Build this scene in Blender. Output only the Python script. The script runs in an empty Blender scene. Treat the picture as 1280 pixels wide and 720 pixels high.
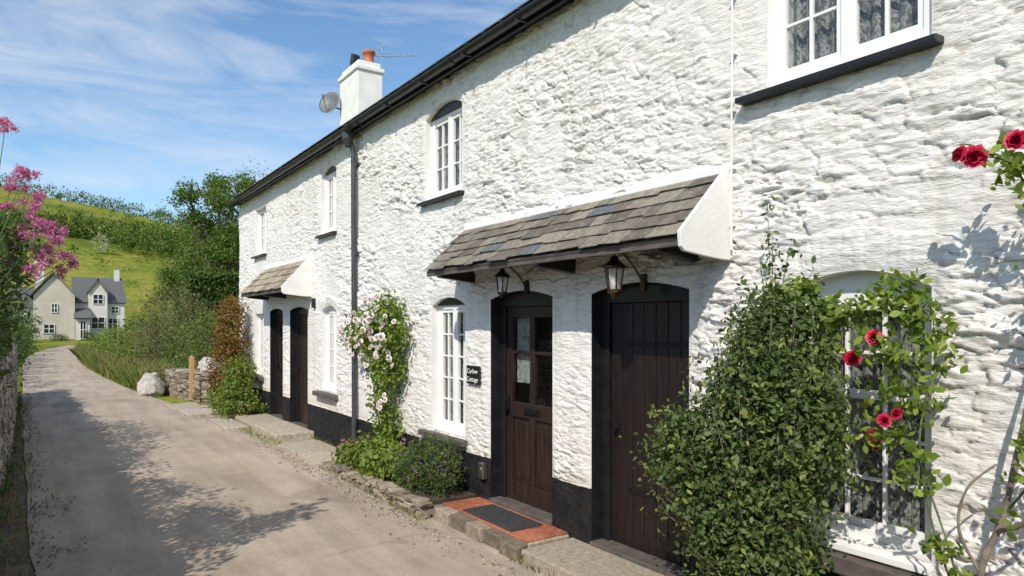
import bpy, math, random
import numpy as np
from mathutils import Vector, Matrix
random.seed(3)
rng = np.random.default_rng(7)
scene = bpy.context.scene
try:
    scene.view_settings.view_transform='Standard'; scene.view_settings.look='None'
    scene.view_settings.exposure=0; scene.view_settings.gamma=1
except Exception as e: print(e)

# ------------------------------------------------------------ node helpers
def new_mat(name):
    m=bpy.data.materials.new(name); m.use_nodes=True
    t=m.node_tree; b=t.nodes.get('Principled BSDF')
    return m,t,b
def N(t,typ,**kw):
    n=t.nodes.new(typ)
    for k,v in kw.items(): setattr(n,k,v)
    return n
def L(t,a,b): t.links.new(a,b)
def pos(t,scale=(1,1,1)):
    g=N(t,'ShaderNodeNewGeometry'); mp=N(t,'ShaderNodeMapping'); mp.inputs['Scale'].default_value=scale
    L(t,g.outputs['Position'],mp.inputs['Vector']); return mp.outputs['Vector']
def noise(t,vec,scale,detail=4,rough=.55,dist=0):
    n=N(t,'ShaderNodeTexNoise'); n.inputs['Scale'].default_value=scale; n.inputs['Detail'].default_value=detail
    n.inputs['Roughness'].default_value=rough; n.inputs['Distortion'].default_value=dist
    L(t,vec,n.inputs['Vector']); return n.outputs['Fac']
def ramp(t,fac,stops):
    r=N(t,'ShaderNodeValToRGB'); e=r.color_ramp.elements
    while len(e)<len(stops): e.new(.5)
    for i,(p,c) in enumerate(stops):
        e[i].position=p
        if not hasattr(c,'__len__'): c=(c,c,c)
        e[i].color=(c[0],c[1],c[2],1)
    L(t,fac,r.inputs['Fac']); return r.outputs['Color']
def mix(t,fac,a,b,mode='MIX'):
    m=N(t,'ShaderNodeMix',data_type='RGBA',blend_type=mode)
    for i,v in ((0,fac),(6,a),(7,b)):
        if hasattr(v,'is_linked'): L(t,v,m.inputs[i])
        elif i==0: m.inputs[0].default_value=v
        else: m.inputs[i].default_value=(v[0],v[1],v[2],1)
    return m.outputs[2]
def bump(t,h,strength,dist,normal=None):
    b=N(t,'ShaderNodeBump'); b.inputs['Strength'].default_value=strength; b.inputs['Distance'].default_value=dist
    L(t,h,b.inputs['Height'])
    if normal is not None: L(t,normal,b.inputs['Normal'])
    return b.outputs['Normal']
def math_(t,op,a,b=0):
    m=N(t,'ShaderNodeMath',operation=op)
    for i,v in ((0,a),(1,b)):
        if hasattr(v,'is_linked'): L(t,v,m.inputs[i])
        else: m.inputs[i].default_value=v
    return m.outputs[0]
def simple(name,c,rough=.6,metal=0,var=.15,vs=6,bs=40,bd=.002,stretch=(1,1,1)):
    m,t,b=new_mat(name); v=pos(t,stretch)
    f=noise(t,v,vs,5)
    c0=[x*(1-var) for x in c]; c1=[min(1,x*(1+var)) for x in c]
    L(t,ramp(t,f,[(.3,c0),(.7,c1)]),b.inputs['Base Color'])
    b.inputs['Roughness'].default_value=rough; b.inputs['Metallic'].default_value=metal
    if bd: L(t,bump(t,noise(t,v,bs,4),.6,bd),b.inputs['Normal'])
    return m
def leafmat(name,stops,trans=.3,rough=.5):
    m,t,b=new_mat(name)
    a=N(t,'ShaderNodeAttribute',attribute_name='rnd')
    col=ramp(t,a.outputs['Fac'],stops)
    L(t,col,b.inputs['Base Color']); b.inputs['Roughness'].default_value=rough
    b.inputs['Specular IOR Level'].default_value=.3
    tr=N(t,'ShaderNodeBsdfTranslucent'); L(t,mix(t,1,col,(1.3,1.5,.6),'MULTIPLY'),tr.inputs['Color'])
    ms=N(t,'ShaderNodeMixShader'); ms.inputs[0].default_value=trans
    L(t,b.outputs[0],ms.inputs[1]); L(t,tr.outputs[0],ms.inputs[2])
    L(t,ms.outputs[0],t.nodes['Material Output'].inputs['Surface']); return m

# ------------------------------------------------------------ mesh helpers
def link(ob,parent=None):
    scene.collection.objects.link(ob)
    if parent: ob.parent=parent
    return ob
def empty(name,loc=(0,0,0)):
    e=bpy.data.objects.new(name,None); e.empty_display_size=.2
    return link(e)
def np_mesh(name,V,F,mat,parent=None,smooth=False,rnd=None):
    me=bpy.data.meshes.new(name); V=np.asarray(V,dtype=np.float32); F=np.asarray(F,dtype=np.int32)
    me.vertices.add(len(V)); me.vertices.foreach_set('co',V.ravel())
    k=F.shape[1]; me.loops.add(F.size); me.loops.foreach_set('vertex_index',F.ravel())
    me.polygons.add(len(F)); me.polygons.foreach_set('loop_start',np.arange(0,F.size,k,dtype=np.int32))
    me.update(calc_edges=True); me.validate()
    if rnd is not None:
        at=me.attributes.new('rnd','FLOAT','FACE'); at.data.foreach_set('value',np.asarray(rnd,dtype=np.float32))
    if smooth: me.polygons.foreach_set('use_smooth',np.ones(len(F),dtype=bool))
    me.materials.append(mat)
    return link(bpy.data.objects.new(name,me),parent)
class Acc:
    def __init__(s): s.v=[];s.f=[];s.r=[]
    def add(s,vs,fs,r=None):
        o=len(s.v); s.v+= [tuple(v) for v in vs]; r=random.random() if r is None else r
        for f in fs: s.f.append([i+o for i in f]); s.r.append(r)
    def box(s,x0,x1,y0,y1,z0,z1,j=0,r=None):
        vs=[(x,y,z) for x in (x0,x1) for y in (y0,y1) for z in (z0,z1)]
        if j: vs=[tuple(c+random.uniform(-j,j) for c in v) for v in vs]
        s.add(vs,[(0,1,3,2),(4,6,7,5),(0,4,5,1),(2,3,7,6),(0,2,6,4),(1,5,7,3)],r)
    def prism(s,poly,x0,x1,r=None):   # poly of (y,z)
        n=len(poly); vs=[(x0,y,z) for y,z in poly]+[(x1,y,z) for y,z in poly]
        fs=[list(range(n)),list(range(2*n-1,n-1,-1))]+[(i,i+n,(i+1)%n+n,(i+1)%n) for i in range(n)]
        s.add(vs,fs,r)
    def prismY(s,poly,y0,y1,r=None):  # poly of (x,z)
        n=len(poly); vs=[(x,y0,z) for x,z in poly]+[(x,y1,z) for x,z in poly]
        fs=[list(range(n)),list(range(2*n-1,n-1,-1))]+[(i,i+n,(i+1)%n+n,(i+1)%n) for i in range(n)]
        s.add(vs,fs,r)
    def limb(s,p0,p1,r0,r1,n=8,cap=True,r=None):
        p0=Vector(p0);p1=Vector(p1);d=(p1-p0)
        if d.length<1e-6:return
        q=d.normalized().to_track_quat('Z','Y'); vs=[]
        for p,rr in ((p0,r0),(p1,r1)):
            for i in range(n):
                a=2*math.pi*i/n; vs.append(p+q@Vector((math.cos(a)*rr,math.sin(a)*rr,0)))
        fs=[(i,(i+1)%n,(i+1)%n+n,i+n) for i in range(n)]
        if cap: fs+=[list(range(n-1,-1,-1)),list(range(n,2*n))]
        s.add(vs,fs,r)
    def tube(s,pts,r0,r1=None,n=8,r=None):
        r1=r0 if r1 is None else r1; m=len(pts)-1; r=random.random() if r is None else r
        for i in range(m):
            a=r0+(r1-r0)*i/m; b=r0+(r1-r0)*(i+1)/m
            s.limb(pts[i],pts[i+1],a,b,n,True,r)
    def pipe(s,pts,r0,r1=None,n=10,r=None):   # continuous swept surface
        r1=r0 if r1 is None else r1; pts=[Vector(p) for p in pts]; m=len(pts); vs=[];fs=[]
        up=Vector((.3,.2,1)).normalized()
        for i,p in enumerate(pts):
            d=(pts[min(i+1,m-1)]-pts[max(i-1,0)]).normalized(); a=d.cross(Vector((1,0,.01))).normalized(); b=d.cross(a).normalized()
            rr=(r0+(r1-r0)*i/(m-1))*(1+.18*math.sin(i*1.9))
            for k in range(n):
                t=2*math.pi*k/n; vs.append(p+a*math.cos(t)*rr+b*math.sin(t)*rr)
        for i in range(m-1):
            for k in range(n): fs.append((i*n+k,i*n+(k+1)%n,(i+1)*n+(k+1)%n,(i+1)*n+k))
        fs.append(list(range((m-1)*n,m*n))); s.add(vs,fs,r)
    def lathe(s,c,prof,n=16,r=None):
        vs=[];fs=[]
        for rr,z in prof:
            for i in range(n):
                a=2*math.pi*i/n; vs.append((c[0]+rr*math.cos(a),c[1]+rr*math.sin(a),c[2]+z))
        for k in range(len(prof)-1):
            for i in range(n): fs.append((k*n+i,k*n+(i+1)%n,(k+1)*n+(i+1)%n,(k+1)*n+i))
        s.add(vs,fs,r)
    def make(s,name,mat,parent=None,bevel=0,smooth=False,seg=2):
        me=bpy.data.meshes.new(name); me.from_pydata(s.v,[],s.f); 
        at=me.attributes.new('rnd','FLOAT','FACE'); at.data.foreach_set('value',np.array(s.r,dtype=np.float32))
        me.materials.append(mat); me.update()
        import bmesh
        bm=bmesh.new(); bm.from_mesh(me); bmesh.ops.recalc_face_normals(bm,faces=bm.faces); bm.to_mesh(me); bm.free()
        if smooth:
            for p in me.polygons: p.use_smooth=True
        ob=link(bpy.data.objects.new(name,me),parent)
        if bevel:
            b=ob.modifiers.new('bevel','BEVEL'); b.width=bevel; b.segments=seg; b.limit_method='ANGLE'
        return ob

# ------------------------------------------------------------ value noise (numpy)
TAB=rng.random((256,256))
def vnoise(u,v,seed=0):
    iu=np.floor(u).astype(int); iv=np.floor(v).astype(int); fu=u-iu; fv=v-iv
    fu=fu*fu*(3-2*fu); fv=fv*fv*(3-2*fv)
    g=lambda a,b: TAB[(a+seed*17)%256,(b+seed*31)%256]
    return (g(iu,iv)*(1-fu)+g(iu+1,iv)*fu)*(1-fv)+(g(iu,iv+1)*(1-fu)+g(iu+1,iv+1)*fu)*fv
def fbm(u,v,o=4,seed=0):
    s=0;a=.5;t=0
    for i in range(o): s=s+a*vnoise(u*2**i,v*2**i,seed+i); t+=a; a*=.5
    return s/t
def sstep(a,b,x):
    t=np.clip((x-a)/(b-a),0,1); return t*t*(3-2*t)
def voro(u,v,seed=0):
    iu=np.floor(u).astype(int); iv=np.floor(v).astype(int)
    F1=np.full(u.shape,9.);F2=np.full(u.shape,9.);A=np.zeros(u.shape);B=np.zeros(u.shape);DX=np.zeros(u.shape);DY=np.zeros(u.shape)
    for du in (-1,0,1):
        for dv in (-1,0,1):
            a=(iu+du+seed*13)%256;b=(iv+dv+seed*7)%256
            jx=TAB[a,b];jy=TAB[b,(a+91)%256]
            px=iu+du+.1+.8*jx; py=iv+dv+.15+.7*jy
            dx=u-px;dy=v-py; d=np.sqrt(dx*dx+dy*dy)
            c=d<F1
            F2=np.where(c,F1,np.minimum(F2,d)); F1=np.where(c,d,F1)
            A=np.where(c,TAB[(a+40)%256,(b+11)%256],A);B=np.where(c,TAB[(a+3)%256,(b+77)%256],B)
            DX=np.where(c,dx,DX);DY=np.where(c,dy,DY)
    return F1,F2,A,B,DX,DY

# ------------------------------------------------------------ leaves
def leaf_cloud(name,blobs,mat,leaf=.04,n=3000,clump=.1,per=14,shell=.55,sides=4,aspect=.5,parent=None,out=.6,flat=0,tilt=.25):
    blobs=np.array(blobs,dtype=float); w=(blobs[:,3]*blobs[:,4]*blobs[:,5])**(2/3.); w/=w.sum()
    nc=max(1,n//per); bi=rng.choice(len(blobs),nc,p=w); B=blobs[bi]
    d=rng.normal(size=(nc,3)); d/=np.linalg.norm(d,axis=1)[:,None]
    r=shell+(1-shell)*rng.random(nc)**.6; r*=.86+.28*rng.random(nc)
    C=B[:,:3]+d*B[:,3:6]*r[:,None]
    cr=rng.random(nc)
    idx=np.repeat(np.arange(nc),per); m=len(idx)
    P=C[idx]+rng.normal(size=(m,3))*clump*np.array([1,1,.8])
    D=d[idx]
    P[:,2]=np.maximum(P[:,2],.02) if flat==0 else P[:,2]
    nn=D*out+rng.normal(size=(m,3))*.6+np.array([0,0,tilt]); nn/=np.linalg.norm(nn,axis=1)[:,None]
    ax=rng.normal(size=(m,3)); ax-=nn*(ax*nn).sum(1)[:,None]; ax/=np.linalg.norm(ax,axis=1)[:,None]
    sd=np.cross(nn,ax); s=leaf*(.6+.8*rng.random(m))[:,None]
    if sides==4:
        V=np.stack([P-ax*s*.5, P+sd*s*aspect*.5-nn*s*.06, P+ax*s*.5-nn*s*.1, P-sd*s*aspect*.5-nn*s*.06],1)
    else:
        V=np.stack([P-ax*s*.5,P+sd*s*aspect*.42-ax*s*.2,P+sd*s*aspect*.42+ax*s*.15,P+ax*s*.55-nn*s*.15,P-sd*s*aspect*.42+ax*s*.15,P-sd*s*aspect*.42-ax*s*.2],1)
    k=V.shape[1]; V=V.reshape(-1,3); F=np.arange(m*k).reshape(m,k)
    rn=np.clip(cr[idx]*.45+rng.random(m)*.4+.15*(r[idx]),0,1)  # random tone, plus inner leaves darker: foliage shade put into the colour
    return np_mesh(name,V,F,mat,parent,rnd=rn)
def grass(name,pts,mat,h=.4,w=.012,parent=None,lean=.35):
    pts=np.asarray(pts); m=len(pts); a=rng.random(m)*6.283; hh=h*(.5+rng.random(m))
    dx=np.stack([np.cos(a),np.sin(a),np.zeros(m)],1); ln=rng.normal(size=(m,3))*lean*hh[:,None]; ln[:,2]=0
    top=pts+ln+np.array([0,0,1])*hh[:,None]; mid=pts+ln*.35+np.array([0,0,.6])*hh[:,None]
    V=np.stack([pts-dx*w,pts+dx*w,mid+dx*w*.8,top,mid-dx*w*.8],1).reshape(-1,3)
    return np_mesh(name,V,np.arange(m*5).reshape(m,5),mat,parent,rnd=rng.random(m))

# ------------------------------------------------------------ materials
def wall_mat():
    m,t,b=new_mat('whitewashed_stone'); v=pos(t)
    a=N(t,'ShaderNodeAttribute',attribute_name='disp')
    big=ramp(t,noise(t,v,1.3,5),[(.3,(.73,.705,.665)),(.62,(.82,.80,.765))])
    sm=ramp(t,noise(t,pos(t,(1,.5,2)),16,6,.7),[(.30,(.60,.56,.50)),(.45,(1,1,1))])
    c=mix(t,.65,big,mix(t,1,big,sm,'MULTIPLY'))
    cre=ramp(t,a.outputs['Fac'],[(.0,(.62,.59,.52)),(.2,(1,1,1))])
    c=mix(t,.75,c,mix(t,1,c,cre,'MULTIPLY'))
    # faint rain streaks
    rs=ramp(t,noise(t,pos(t,(1,5,.35)),2.2,5,.6),[(.34,(.80,.77,.71)),(.46,(1,1,1))]); c=mix(t,.45,c,mix(t,1,c,rs,'MULTIPLY'))
    sp=N(t,'ShaderNodeSeparateXYZ'); g=N(t,'ShaderNodeNewGeometry'); L(t,g.outputs['Position'],sp.inputs[0])
    dz=math_(t,'ADD',sp.outputs['Z'],math_(t,'MULTIPLY',noise(t,v,5,4),.35))
    dirt=ramp(t,dz,[(.68,(.74,.70,.62)),(.92,(1,1,1))])
    c=mix(t,.6,c,mix(t,1,c,dirt,'MULTIPLY'))
    pz=math_(t,'ADD',sp.outputs['Z'],math_(t,'MULTIPLY',noise(t,v,9,3),.02))
    pm=math_(t,'LESS_THAN',pz,.53)
    blk=ramp(t,noise(t,v,7,6,.7),[(.35,(.010,.010,.012)),(.7,(.030,.028,.027))])
    c=mix(t,pm,c,blk); L(t,c,b.inputs['Base Color']); b.inputs['Roughness'].default_value=.78
    b.inputs['Specular IOR Level'].default_value=.2
    n1=bump(t,noise(t,pos(t,(1,.4,1.7)),34,6,.62,.7),1.,.012)
    n2=bump(t,noise(t,v,130,3),.5,.0025,n1)
    L(t,n2,b.inputs['Normal']); return m
M_wall=wall_mat()
M_white=simple('white_paint',(.80,.80,.78),.45,0,.04,5,60,.0008)
M_render=simple('white_render',(.78,.765,.73),.7,0,.08,4,30,.006)
M_black=simple('black_paint',(.013,.013,.015),.35,0,.4,9,50,.001)
M_pipe=simple('grey_pipe_paint',(.05,.055,.06),.4,0,.3,9,50,.001)
M_dark=simple('interior_shade',(.02,.02,.02),.9,0,.2,3,10,0)  # near-black colour standing in for the shade of the rooms
M_brown=simple('dark_brown_wood',(.030,.017,.013),.34,0,.45,5,30,.002,(1,6,.6))
M_plank=simple('maroon_plank_wood',(.015,.009,.008),.45,0,.5,5,30,.003,(1,8,.5))
M_brass=simple('aged_brass',(.10,.065,.03),.4,1,.3,30,60,0)
M_iron=simple('black_iron',(.02,.02,.02),.45,.6,.3,30,60,.0005)
def slate_mat(name,stops):
    m,t,b=new_mat(name); a=N(t,'ShaderNodeAttribute',attribute_name='rnd'); v=pos(t)
    c=ramp(t,a.outputs['Fac'],stops)
    c=mix(t,.9,c,mix(t,1,c,ramp(t,noise(t,v,22,6,.75),[(.3,(.42,.42,.42)),(.7,(1.45,1.4,1.3))]),'MULTIPLY'))
    li=ramp(t,noise(t,v,9,6,.75),[(.56,0.),(.68,1.)])
    c=mix(t,math_(t,'MULTIPLY',li,.6),c,(.34,.32,.24))
    L(t,c,b.inputs['Base Color']); b.inputs['Roughness'].default_value=.7
    L(t,bump(t,noise(t,pos(t,(1,1,2)),38,6,.7),.9,.008),b.inputs['Normal']); return m
M_slate=slate_mat('weathered_slate',[(0,(.11,.095,.08)),(.35,(.18,.16,.135)),(.7,(.26,.235,.195)),(.93,(.21,.19,.16)),(1,(.11,.125,.145))])
M_slate2=slate_mat('buff_slate',[(0,(.24,.19,.14)),(.5,(.33,.28,.21)),(1,(.40,.35,.28))])
M_roof=slate_mat('roof_slate',[(0,(.06,.065,.075)),(.6,(.10,.105,.115)),(1,(.15,.15,.15))])
M_stone=slate_mat('garden_stone',[(0,(.16,.13,.10)),(.5,(.30,.255,.20)),(1,(.42,.37,.30))])
M_stoned=slate_mat('lane_wall_stone',[(0,(.16,.135,.11)),(.5,(.32,.28,.23)),(1,(.46,.41,.35))])
M_slab=slate_mat('paving_slab',[(0,(.36,.315,.25)),(1,(.48,.43,.36))])
M_tile=slate_mat('terracotta_tile',[(0,(.33,.10,.055)),(.5,(.42,.14,.08)),(1,(.48,.19,.11))])
M_board=simple('weathered_sill_wood',(.10,.085,.075),.7,0,.35,8,50,.003,(1,1,4))
M_mat=simple('rubber_doormat',(.045,.045,.045),.8,0,.4,40,160,.004)
M_bark=simple('bark',(.12,.095,.07),.85,0,.4,6,25,.012,(1,1,.4))
M_stem=simple('green_stem',(.10,.13,.04),.6,0,.4,12,60,.001)
M_gstem=simple('grey_stem',(.19,.16,.125),.8,0,.4,14,70,.006)
M_pot=simple('terracotta_pot',(.42,.13,.06),.7,0,.15,8,40,.002)
M_alu=simple('aluminium',(.5,.5,.5),.4,1,.1,8,40,0)
M_dish=simple('dish_grey',(.12,.125,.13),.5,0,.1,8,40,0)
M_post=simple('pine_post',(.50,.30,.13),.7,0,.2,6,30,.002,(1,1,.3))
M_soil=simple('soil',(.06,.045,.03),.95,0,.4,9,40,.02)

def glass_mat():
    m,t,b=new_mat('window_glass'); t.nodes.remove(b)
    tr=N(t,'ShaderNodeBsdfTransparent'); tr.inputs[0].default_value=(.93,.95,.94,1)
    gl=N(t,'ShaderNodeBsdfGlossy'); gl.inputs['Roughness'].default_value=.015
    L(t,bump(t,noise(t,pos(t),5,2),.15,.01),gl.inputs['Normal'])
    lw=N(t,'ShaderNodeLayerWeight'); lw.inputs['Blend'].default_value=.5
    f=math_(t,'ADD',math_(t,'MULTIPLY',math_(t,'POWER',lw.outputs['Facing'],3.5),.75),.07)
    ms=N(t,'ShaderNodeMixShader'); L(t,f,ms.inputs[0]); L(t,tr.outputs[0],ms.inputs[1]); L(t,gl.outputs[0],ms.inputs[2])
    L(t,ms.outputs[0],t.nodes['Material Output'].inputs['Surface']); return m
M_glass=glass_mat()
def lace_mat(name='lace_curtain',dens=.5,col=(.60,.61,.57)):
    m,t,b=new_mat(name); v=pos(t,(1,1,.8))
    b.inputs['Base Color'].default_value=(*col,1); b.inputs['Roughness'].default_value=.9
    n=noise(t,v,30,3,.6,1.4)
    pat=ramp(t,n,[(.40,.05),(.50,.55),(.60,.95)])
    folds=ramp(t,noise(t,pos(t,(1,14,.4)),2,2),[(.3,.45),(.7,1.)])
    f=math_(t,'MULTIPLY',pat,folds)
    f=math_(t,'ADD',math_(t,'MULTIPLY',f,.55),dens)
    tr=N(t,'ShaderNodeBsdfTransparent'); ms=N(t,'ShaderNodeMixShader'); L(t,f,ms.inputs[0])
    L(t,tr.outputs[0],ms.inputs[1]); L(t,b.outputs[0],ms.inputs[2])
    L(t,ms.outputs[0],t.nodes['Material Output'].inputs['Surface']); return m
M_lace=lace_mat(dens=.12)

# ------------------------------------------------------------ openings
WX=3.5
OPS={ # y0,y1,z0,zspring,rise
'ground_window_right':(1.56,2.33,.66,1.98,.10),
'upper_window_right':(1.56,2.46,3.18,4.10,.0),
'upper_window_middle':(6.01,6.81,3.17,4.06,.10),
'upper_window_far':(9.64,10.30,3.17,4.08,.08),
'upper_window_end':(13.47,14.26,3.17,4.08,.0),
'ground_window_middle':(5.95,6.66,.66,2.00,.08),
'ground_window_far':(9.64,10.26,.80,2.00,.08),
'ground_window_end':(13.65,14.30,.80,2.00,.0),
'door_opening_main':(4.516,5.47,0.,2.03,.065),
'door_opening_plank':(3.05,4.02,0.,2.03,.065),
'door_opening_far':(10.96,11.92,0.,2.03,.05),
'door_opening_end':(12.36,13.19,0.,2.03,.05)}
def archz(op,y):
    c=(op[0]+op[1])/2;h=(op[1]-op[0])/2
    return op[3]+op[4]*(1-((y-c)/h)**2)

house=empty('white_cottage_terrace')
def build_wall():
    ys=np.concatenate([np.arange(-3,.8,.05),np.arange(.8,5,.0115),np.arange(5,9,.018),np.arange(9,15.62,.03),[15.63]])
    zs=np.concatenate([np.arange(0,4.395,.0085),[4.40]])
    for op in OPS.values():
        for y in op[:2]: ys[np.argmin(abs(ys-y))]=y
        if op[2]>0: zs[np.argmin(abs(zs-op[2]))]=op[2]
    ny,nz=len(ys),len(zs); Y,Z=np.meshgrid(ys,zs,indexing='ij'); Z=Z.copy()
    hole=np.zeros((ny-1,nz-1),bool)
    for op in OPS.values():
        j0=int(np.argmin(abs(ys-op[0])));j1=int(np.argmin(abs(ys-op[1])));k0=int(np.argmin(abs(zs-op[2])))
        kt=[]
        for j in range(j0,j1+1):
            za=archz(op,ys[j]); k=int(np.argmin(abs(zs-za))); kt.append(k); Z[j,k]=za
        for j in range(j0,j1):
            k=min(kt[j-j0],kt[j-j0+1]); hole[j,k0:k]=True
    wu=fbm(Y*2.3,Z*2.3,3,5)-.5; wv=fbm(Y*2.0,Z*3.1,3,9)-.5; ww=fbm(Y*12,Z*18,3,12)-.5
    u=Y/.15+wu*1.6+ww*.7; v=Z/.046+wv*2.6+ww*1.3
    F1,F2,A,B,DX,DY=voro(u,v,1)
    u2=Y/.27+wu*1.2+ww*.45; v2=Z/.095+wv*1.6+ww*.8
    G1,G2,A2,B2,DX2,DY2=voro(u2,v2,4)
    sel=sstep(.40,.52,fbm(Y*1.3+7,Z*1.6+3,3,20))
    def lay(F1,F2,A,B,DX,DY,e1):
        e=sstep(0,e1,F2-F1); return e*(.25+.75*A+ (B-.5)*DX*1.3+(A-.35)*DY*1.2)
    s1=lay(F1,F2,A,B,DX,DY,.20); s2=lay(G1,G2,A2,B2,DX2,DY2,.10)
    st=s1*(1-sel)+s2*sel
    amp=.60+.75*sstep(.35,.62,fbm(Y*.8+1,Z*.9+9,2,33))
    amp=amp*(1+.30*sstep(4.6,2.2,Y) if False else 1+.30*(1-sstep(2.2,4.8,Y)))*(1-.35*sstep(7.5,11,Y))
    plast=sstep(.58,.68,fbm(Y*1.1+31,Z*1.7+17,3,81)); amp=amp*(1-.6*plast)
    rag=fbm(Y*10,Z*30,4,41); rag2=np.abs(fbm(Y*6,Z*22,4,50)-.5)*2
    d=st*.0215*amp+(rag-.5)*.022*amp+(fbm(Y*1.6,Z*1.6,3,60)-.5)*.022+.008-np.clip(.25-rag2,0,1)*.030*amp
    for nm,th in (('ground_window_right',.23),('upper_window_middle',.16),('ground_window_middle',.15),('ground_window_far',.15)):
        op=OPS[nm]; c=(op[0]+op[1])/2; hw=(op[1]-op[0])/2+.03
        za=archz(op,np.clip(Y,op[0],op[1])); rel=(Z-za)/th
        ins=(abs(Y-c)<hw+.02)&(rel>-.05)&(rel<1)
        t=(Y-c)/(1+.45*rel*th)/.075; t=t+.25*np.sin(t*2.1)+ww*.5; fr=np.abs(t%1-.5)*2
        hh=.015+.0055*sstep(.0,.3,1-fr)+.007*TAB[(np.floor(t).astype(int)+50)%256,3]+(rag-.5)*.014+(ww)*.010
        edge=sstep(0,.08,rel)*sstep(0,.12,1-rel); m=ins*edge
        d=d*(1-m)+hh*m
    pl=1-sstep(.515,.53,Z); d=d*(1-.6*pl)+.014*pl
    dmin=np.full(Y.shape,9.)
    for op in OPS.values():
        dy=np.maximum(np.maximum(op[0]-Y,Y-op[1]),0); top=archz(op,np.clip(Y,op[0],op[1]))
        dz=np.maximum(np.maximum(op[2]-Z,Z-top),0); dmin=np.minimum(dmin,np.hypot(dy,dz))
    f=sstep(0,.04,dmin); f2=sstep(0.0,.12,dmin)
    d=d*(.5+.5*f2); d=.004*(1-f)+d*f
    X=WX-d
    V=np.stack([X,Y,Z],-1).reshape(-1,3)
    J,K=np.meshgrid(np.arange(ny-1),np.arange(nz-1),indexing='ij'); keep=~hole
    a=(J*nz+K)[keep]; F=np.stack([a,a+1,a+nz+1,a+nz],1)
    ob=np_mesh('front_wall',V,F,M_wall,house,smooth=True)
    at=ob.data.attributes.new('disp','FLOAT','POINT'); at.data.foreach_set('value',np.clip(st+.25*plast,0,1).ravel().astype(np.float32))
build_wall()

def reveal(nm,op,mat,depth=.26):
    pts=[(op[0],op[2]),(op[0],op[3])]
    if op[4]>0:
        for i in range(1,12):
            y=op[0]+(op[1]-op[0])*i/12; pts.append((y,archz(op,y)))
    pts+=[(op[1],op[3]),(op[1],op[2])]
    a=Acc(); n=len(pts); vs=[(WX-.006,y,z) for y,z in pts]+[(WX+depth,y,z) for y,z in pts]
    a.add(vs,[(i,(i+1)%n,(i+1)%n+n,i+n) for i in range(n)])
    a.make(nm+'_reveal',mat,house)

def window(nm,op,xf,cas,cols,rows,head,rail=None,fw=.045,topboard=0):
    y0,y1,z0,zs=op[:4]; a=Acc()
    reveal(nm,op,M_render)
    a.box(xf,xf+.07,y0,y0+fw,z0,zs); a.box(xf,xf+.07,y1-fw,y1,z0,zs)
    a.box(xf-.004,xf+.07,y0+fw,y1-fw,z0,z0+.055); a.box(xf+.002,xf+.07,y0+fw,y1-fw,zs-.045-topboard,zs)
    ya,yb=y0+fw,y1-fw; za,zb=z0+.055,zs-.045-topboard
    mu=.045; W=(yb-ya-mu*(cas-1))/cas
    for c in range(cas):
        s0=ya+c*(W+mu); s1=s0+W
        if c<cas-1: a.box(xf-.002,xf+.07,s1,s1+mu,za,zb)
        st=.032
        a.box(xf+.012,xf+.05,s0,s0+st,za,zb); a.box(xf+.012,xf+.05,s1-st,s1,za,zb)
        a.box(xf+.014,xf+.05,s0+st,s1-st,za,za+.04); a.box(xf+.014,xf+.05,s0+st,s1-st,zb-.035,zb)
        g0,g1,h0,h1=s0+st,s1-st,za+.04,zb-.035; bw=.009
        for i in range(1,cols): 
            y=g0+(g1-g0)*i/cols; a.box(xf+.018,xf+.045,y-bw,y+bw,h0,h1)
        for i in range(1,rows):
            z=h0+(h1-h0)*i/rows; w2=.024 if rail==i else bw
            a.box(xf+(.010 if rail==i else .021),xf+.043,g0,g1,z-w2,z+w2)
    a.make(nm+'_frame',M_white,house,bevel=.003)
    g=Acc(); g.add([(xf+.032,ya,za),(xf+.032,yb,za),(xf+.032,yb,zb),(xf+.032,ya,zb)],[(0,1,2,3)]); g.make(nm+'_glass',M_glass,house)
    K=60; vs=[];fs=[]
    for i in range(K+1):
        y=ya+(yb-ya)*i/K; x=xf+.095+.014*math.sin(i*1.1)+.008*math.sin(i*2.7)
        vs+=[(x,y,za-.03),(x,y,zb+.03)]
    fs=[(2*i,2*i+2,2*i+3,2*i+1) for i in range(K)]
    cu=Acc(); cu.add(vs,fs); cu.make(nm+'_lace_curtain',M_lace,house,smooth=True)
    d=Acc(); d.box(xf+.45,xf+.47,y0-.3,y1+.3,z0-.3,zs+.3); d.make(nm+'_shade_backing',M_dark,house)  # dark panel behind the curtain, room shade put into its colour
    if op[4]>0:
        poly=[(y0,zs+.001)]+[(y0+(y1-y0)*i/14,archz(op,y0+(y1-y0)*i/14)) for i in range(1,14)]+[(y1,zs+.001)]
        h=Acc(); h.prism(poly,xf-.02 if head is M_black else xf+.005,xf+.06); h.make(nm+'_head',head,house)
def sill(nm,y0,y1,z0,z1,mat,proj=.09,depth=.12):
    a=Acc(); a.prismY([(WX-proj,z0),(WX-proj,z1-.012),(WX+depth,z1),(WX+depth,z0)],y0,y1)
    a.make(nm+'_sill',mat,house,bevel=.005)
O=OPS
window('ground_window_right',O['ground_window_right'],3.59,1,3,5,M_white,rail=3,fw=.05,topboard=.03)
window('upper_window_right',O['upper_window_right'],3.53,2,2,3,M_white,fw=.055)
window('upper_window_middle',O['upper_window_middle'],3.57,2,2,3,M_black)
window('upper_window_far',O['upper_window_far'],3.57,2,2,3,M_black)
window('upper_window_end',O['upper_window_end'],3.57,2,2,3,M_white)
window('ground_window_middle',O['ground_window_middle'],3.57,2,2,5,M_black)
window('ground_window_far',O['ground_window_far'],3.57,2,2,4,M_white)
window('ground_window_end',O['ground_window_end'],3.57,2,2,4,M_white)
sill('upper_window_right',1.50,2.62,3.115,3.16,M_black,.10)
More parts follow.
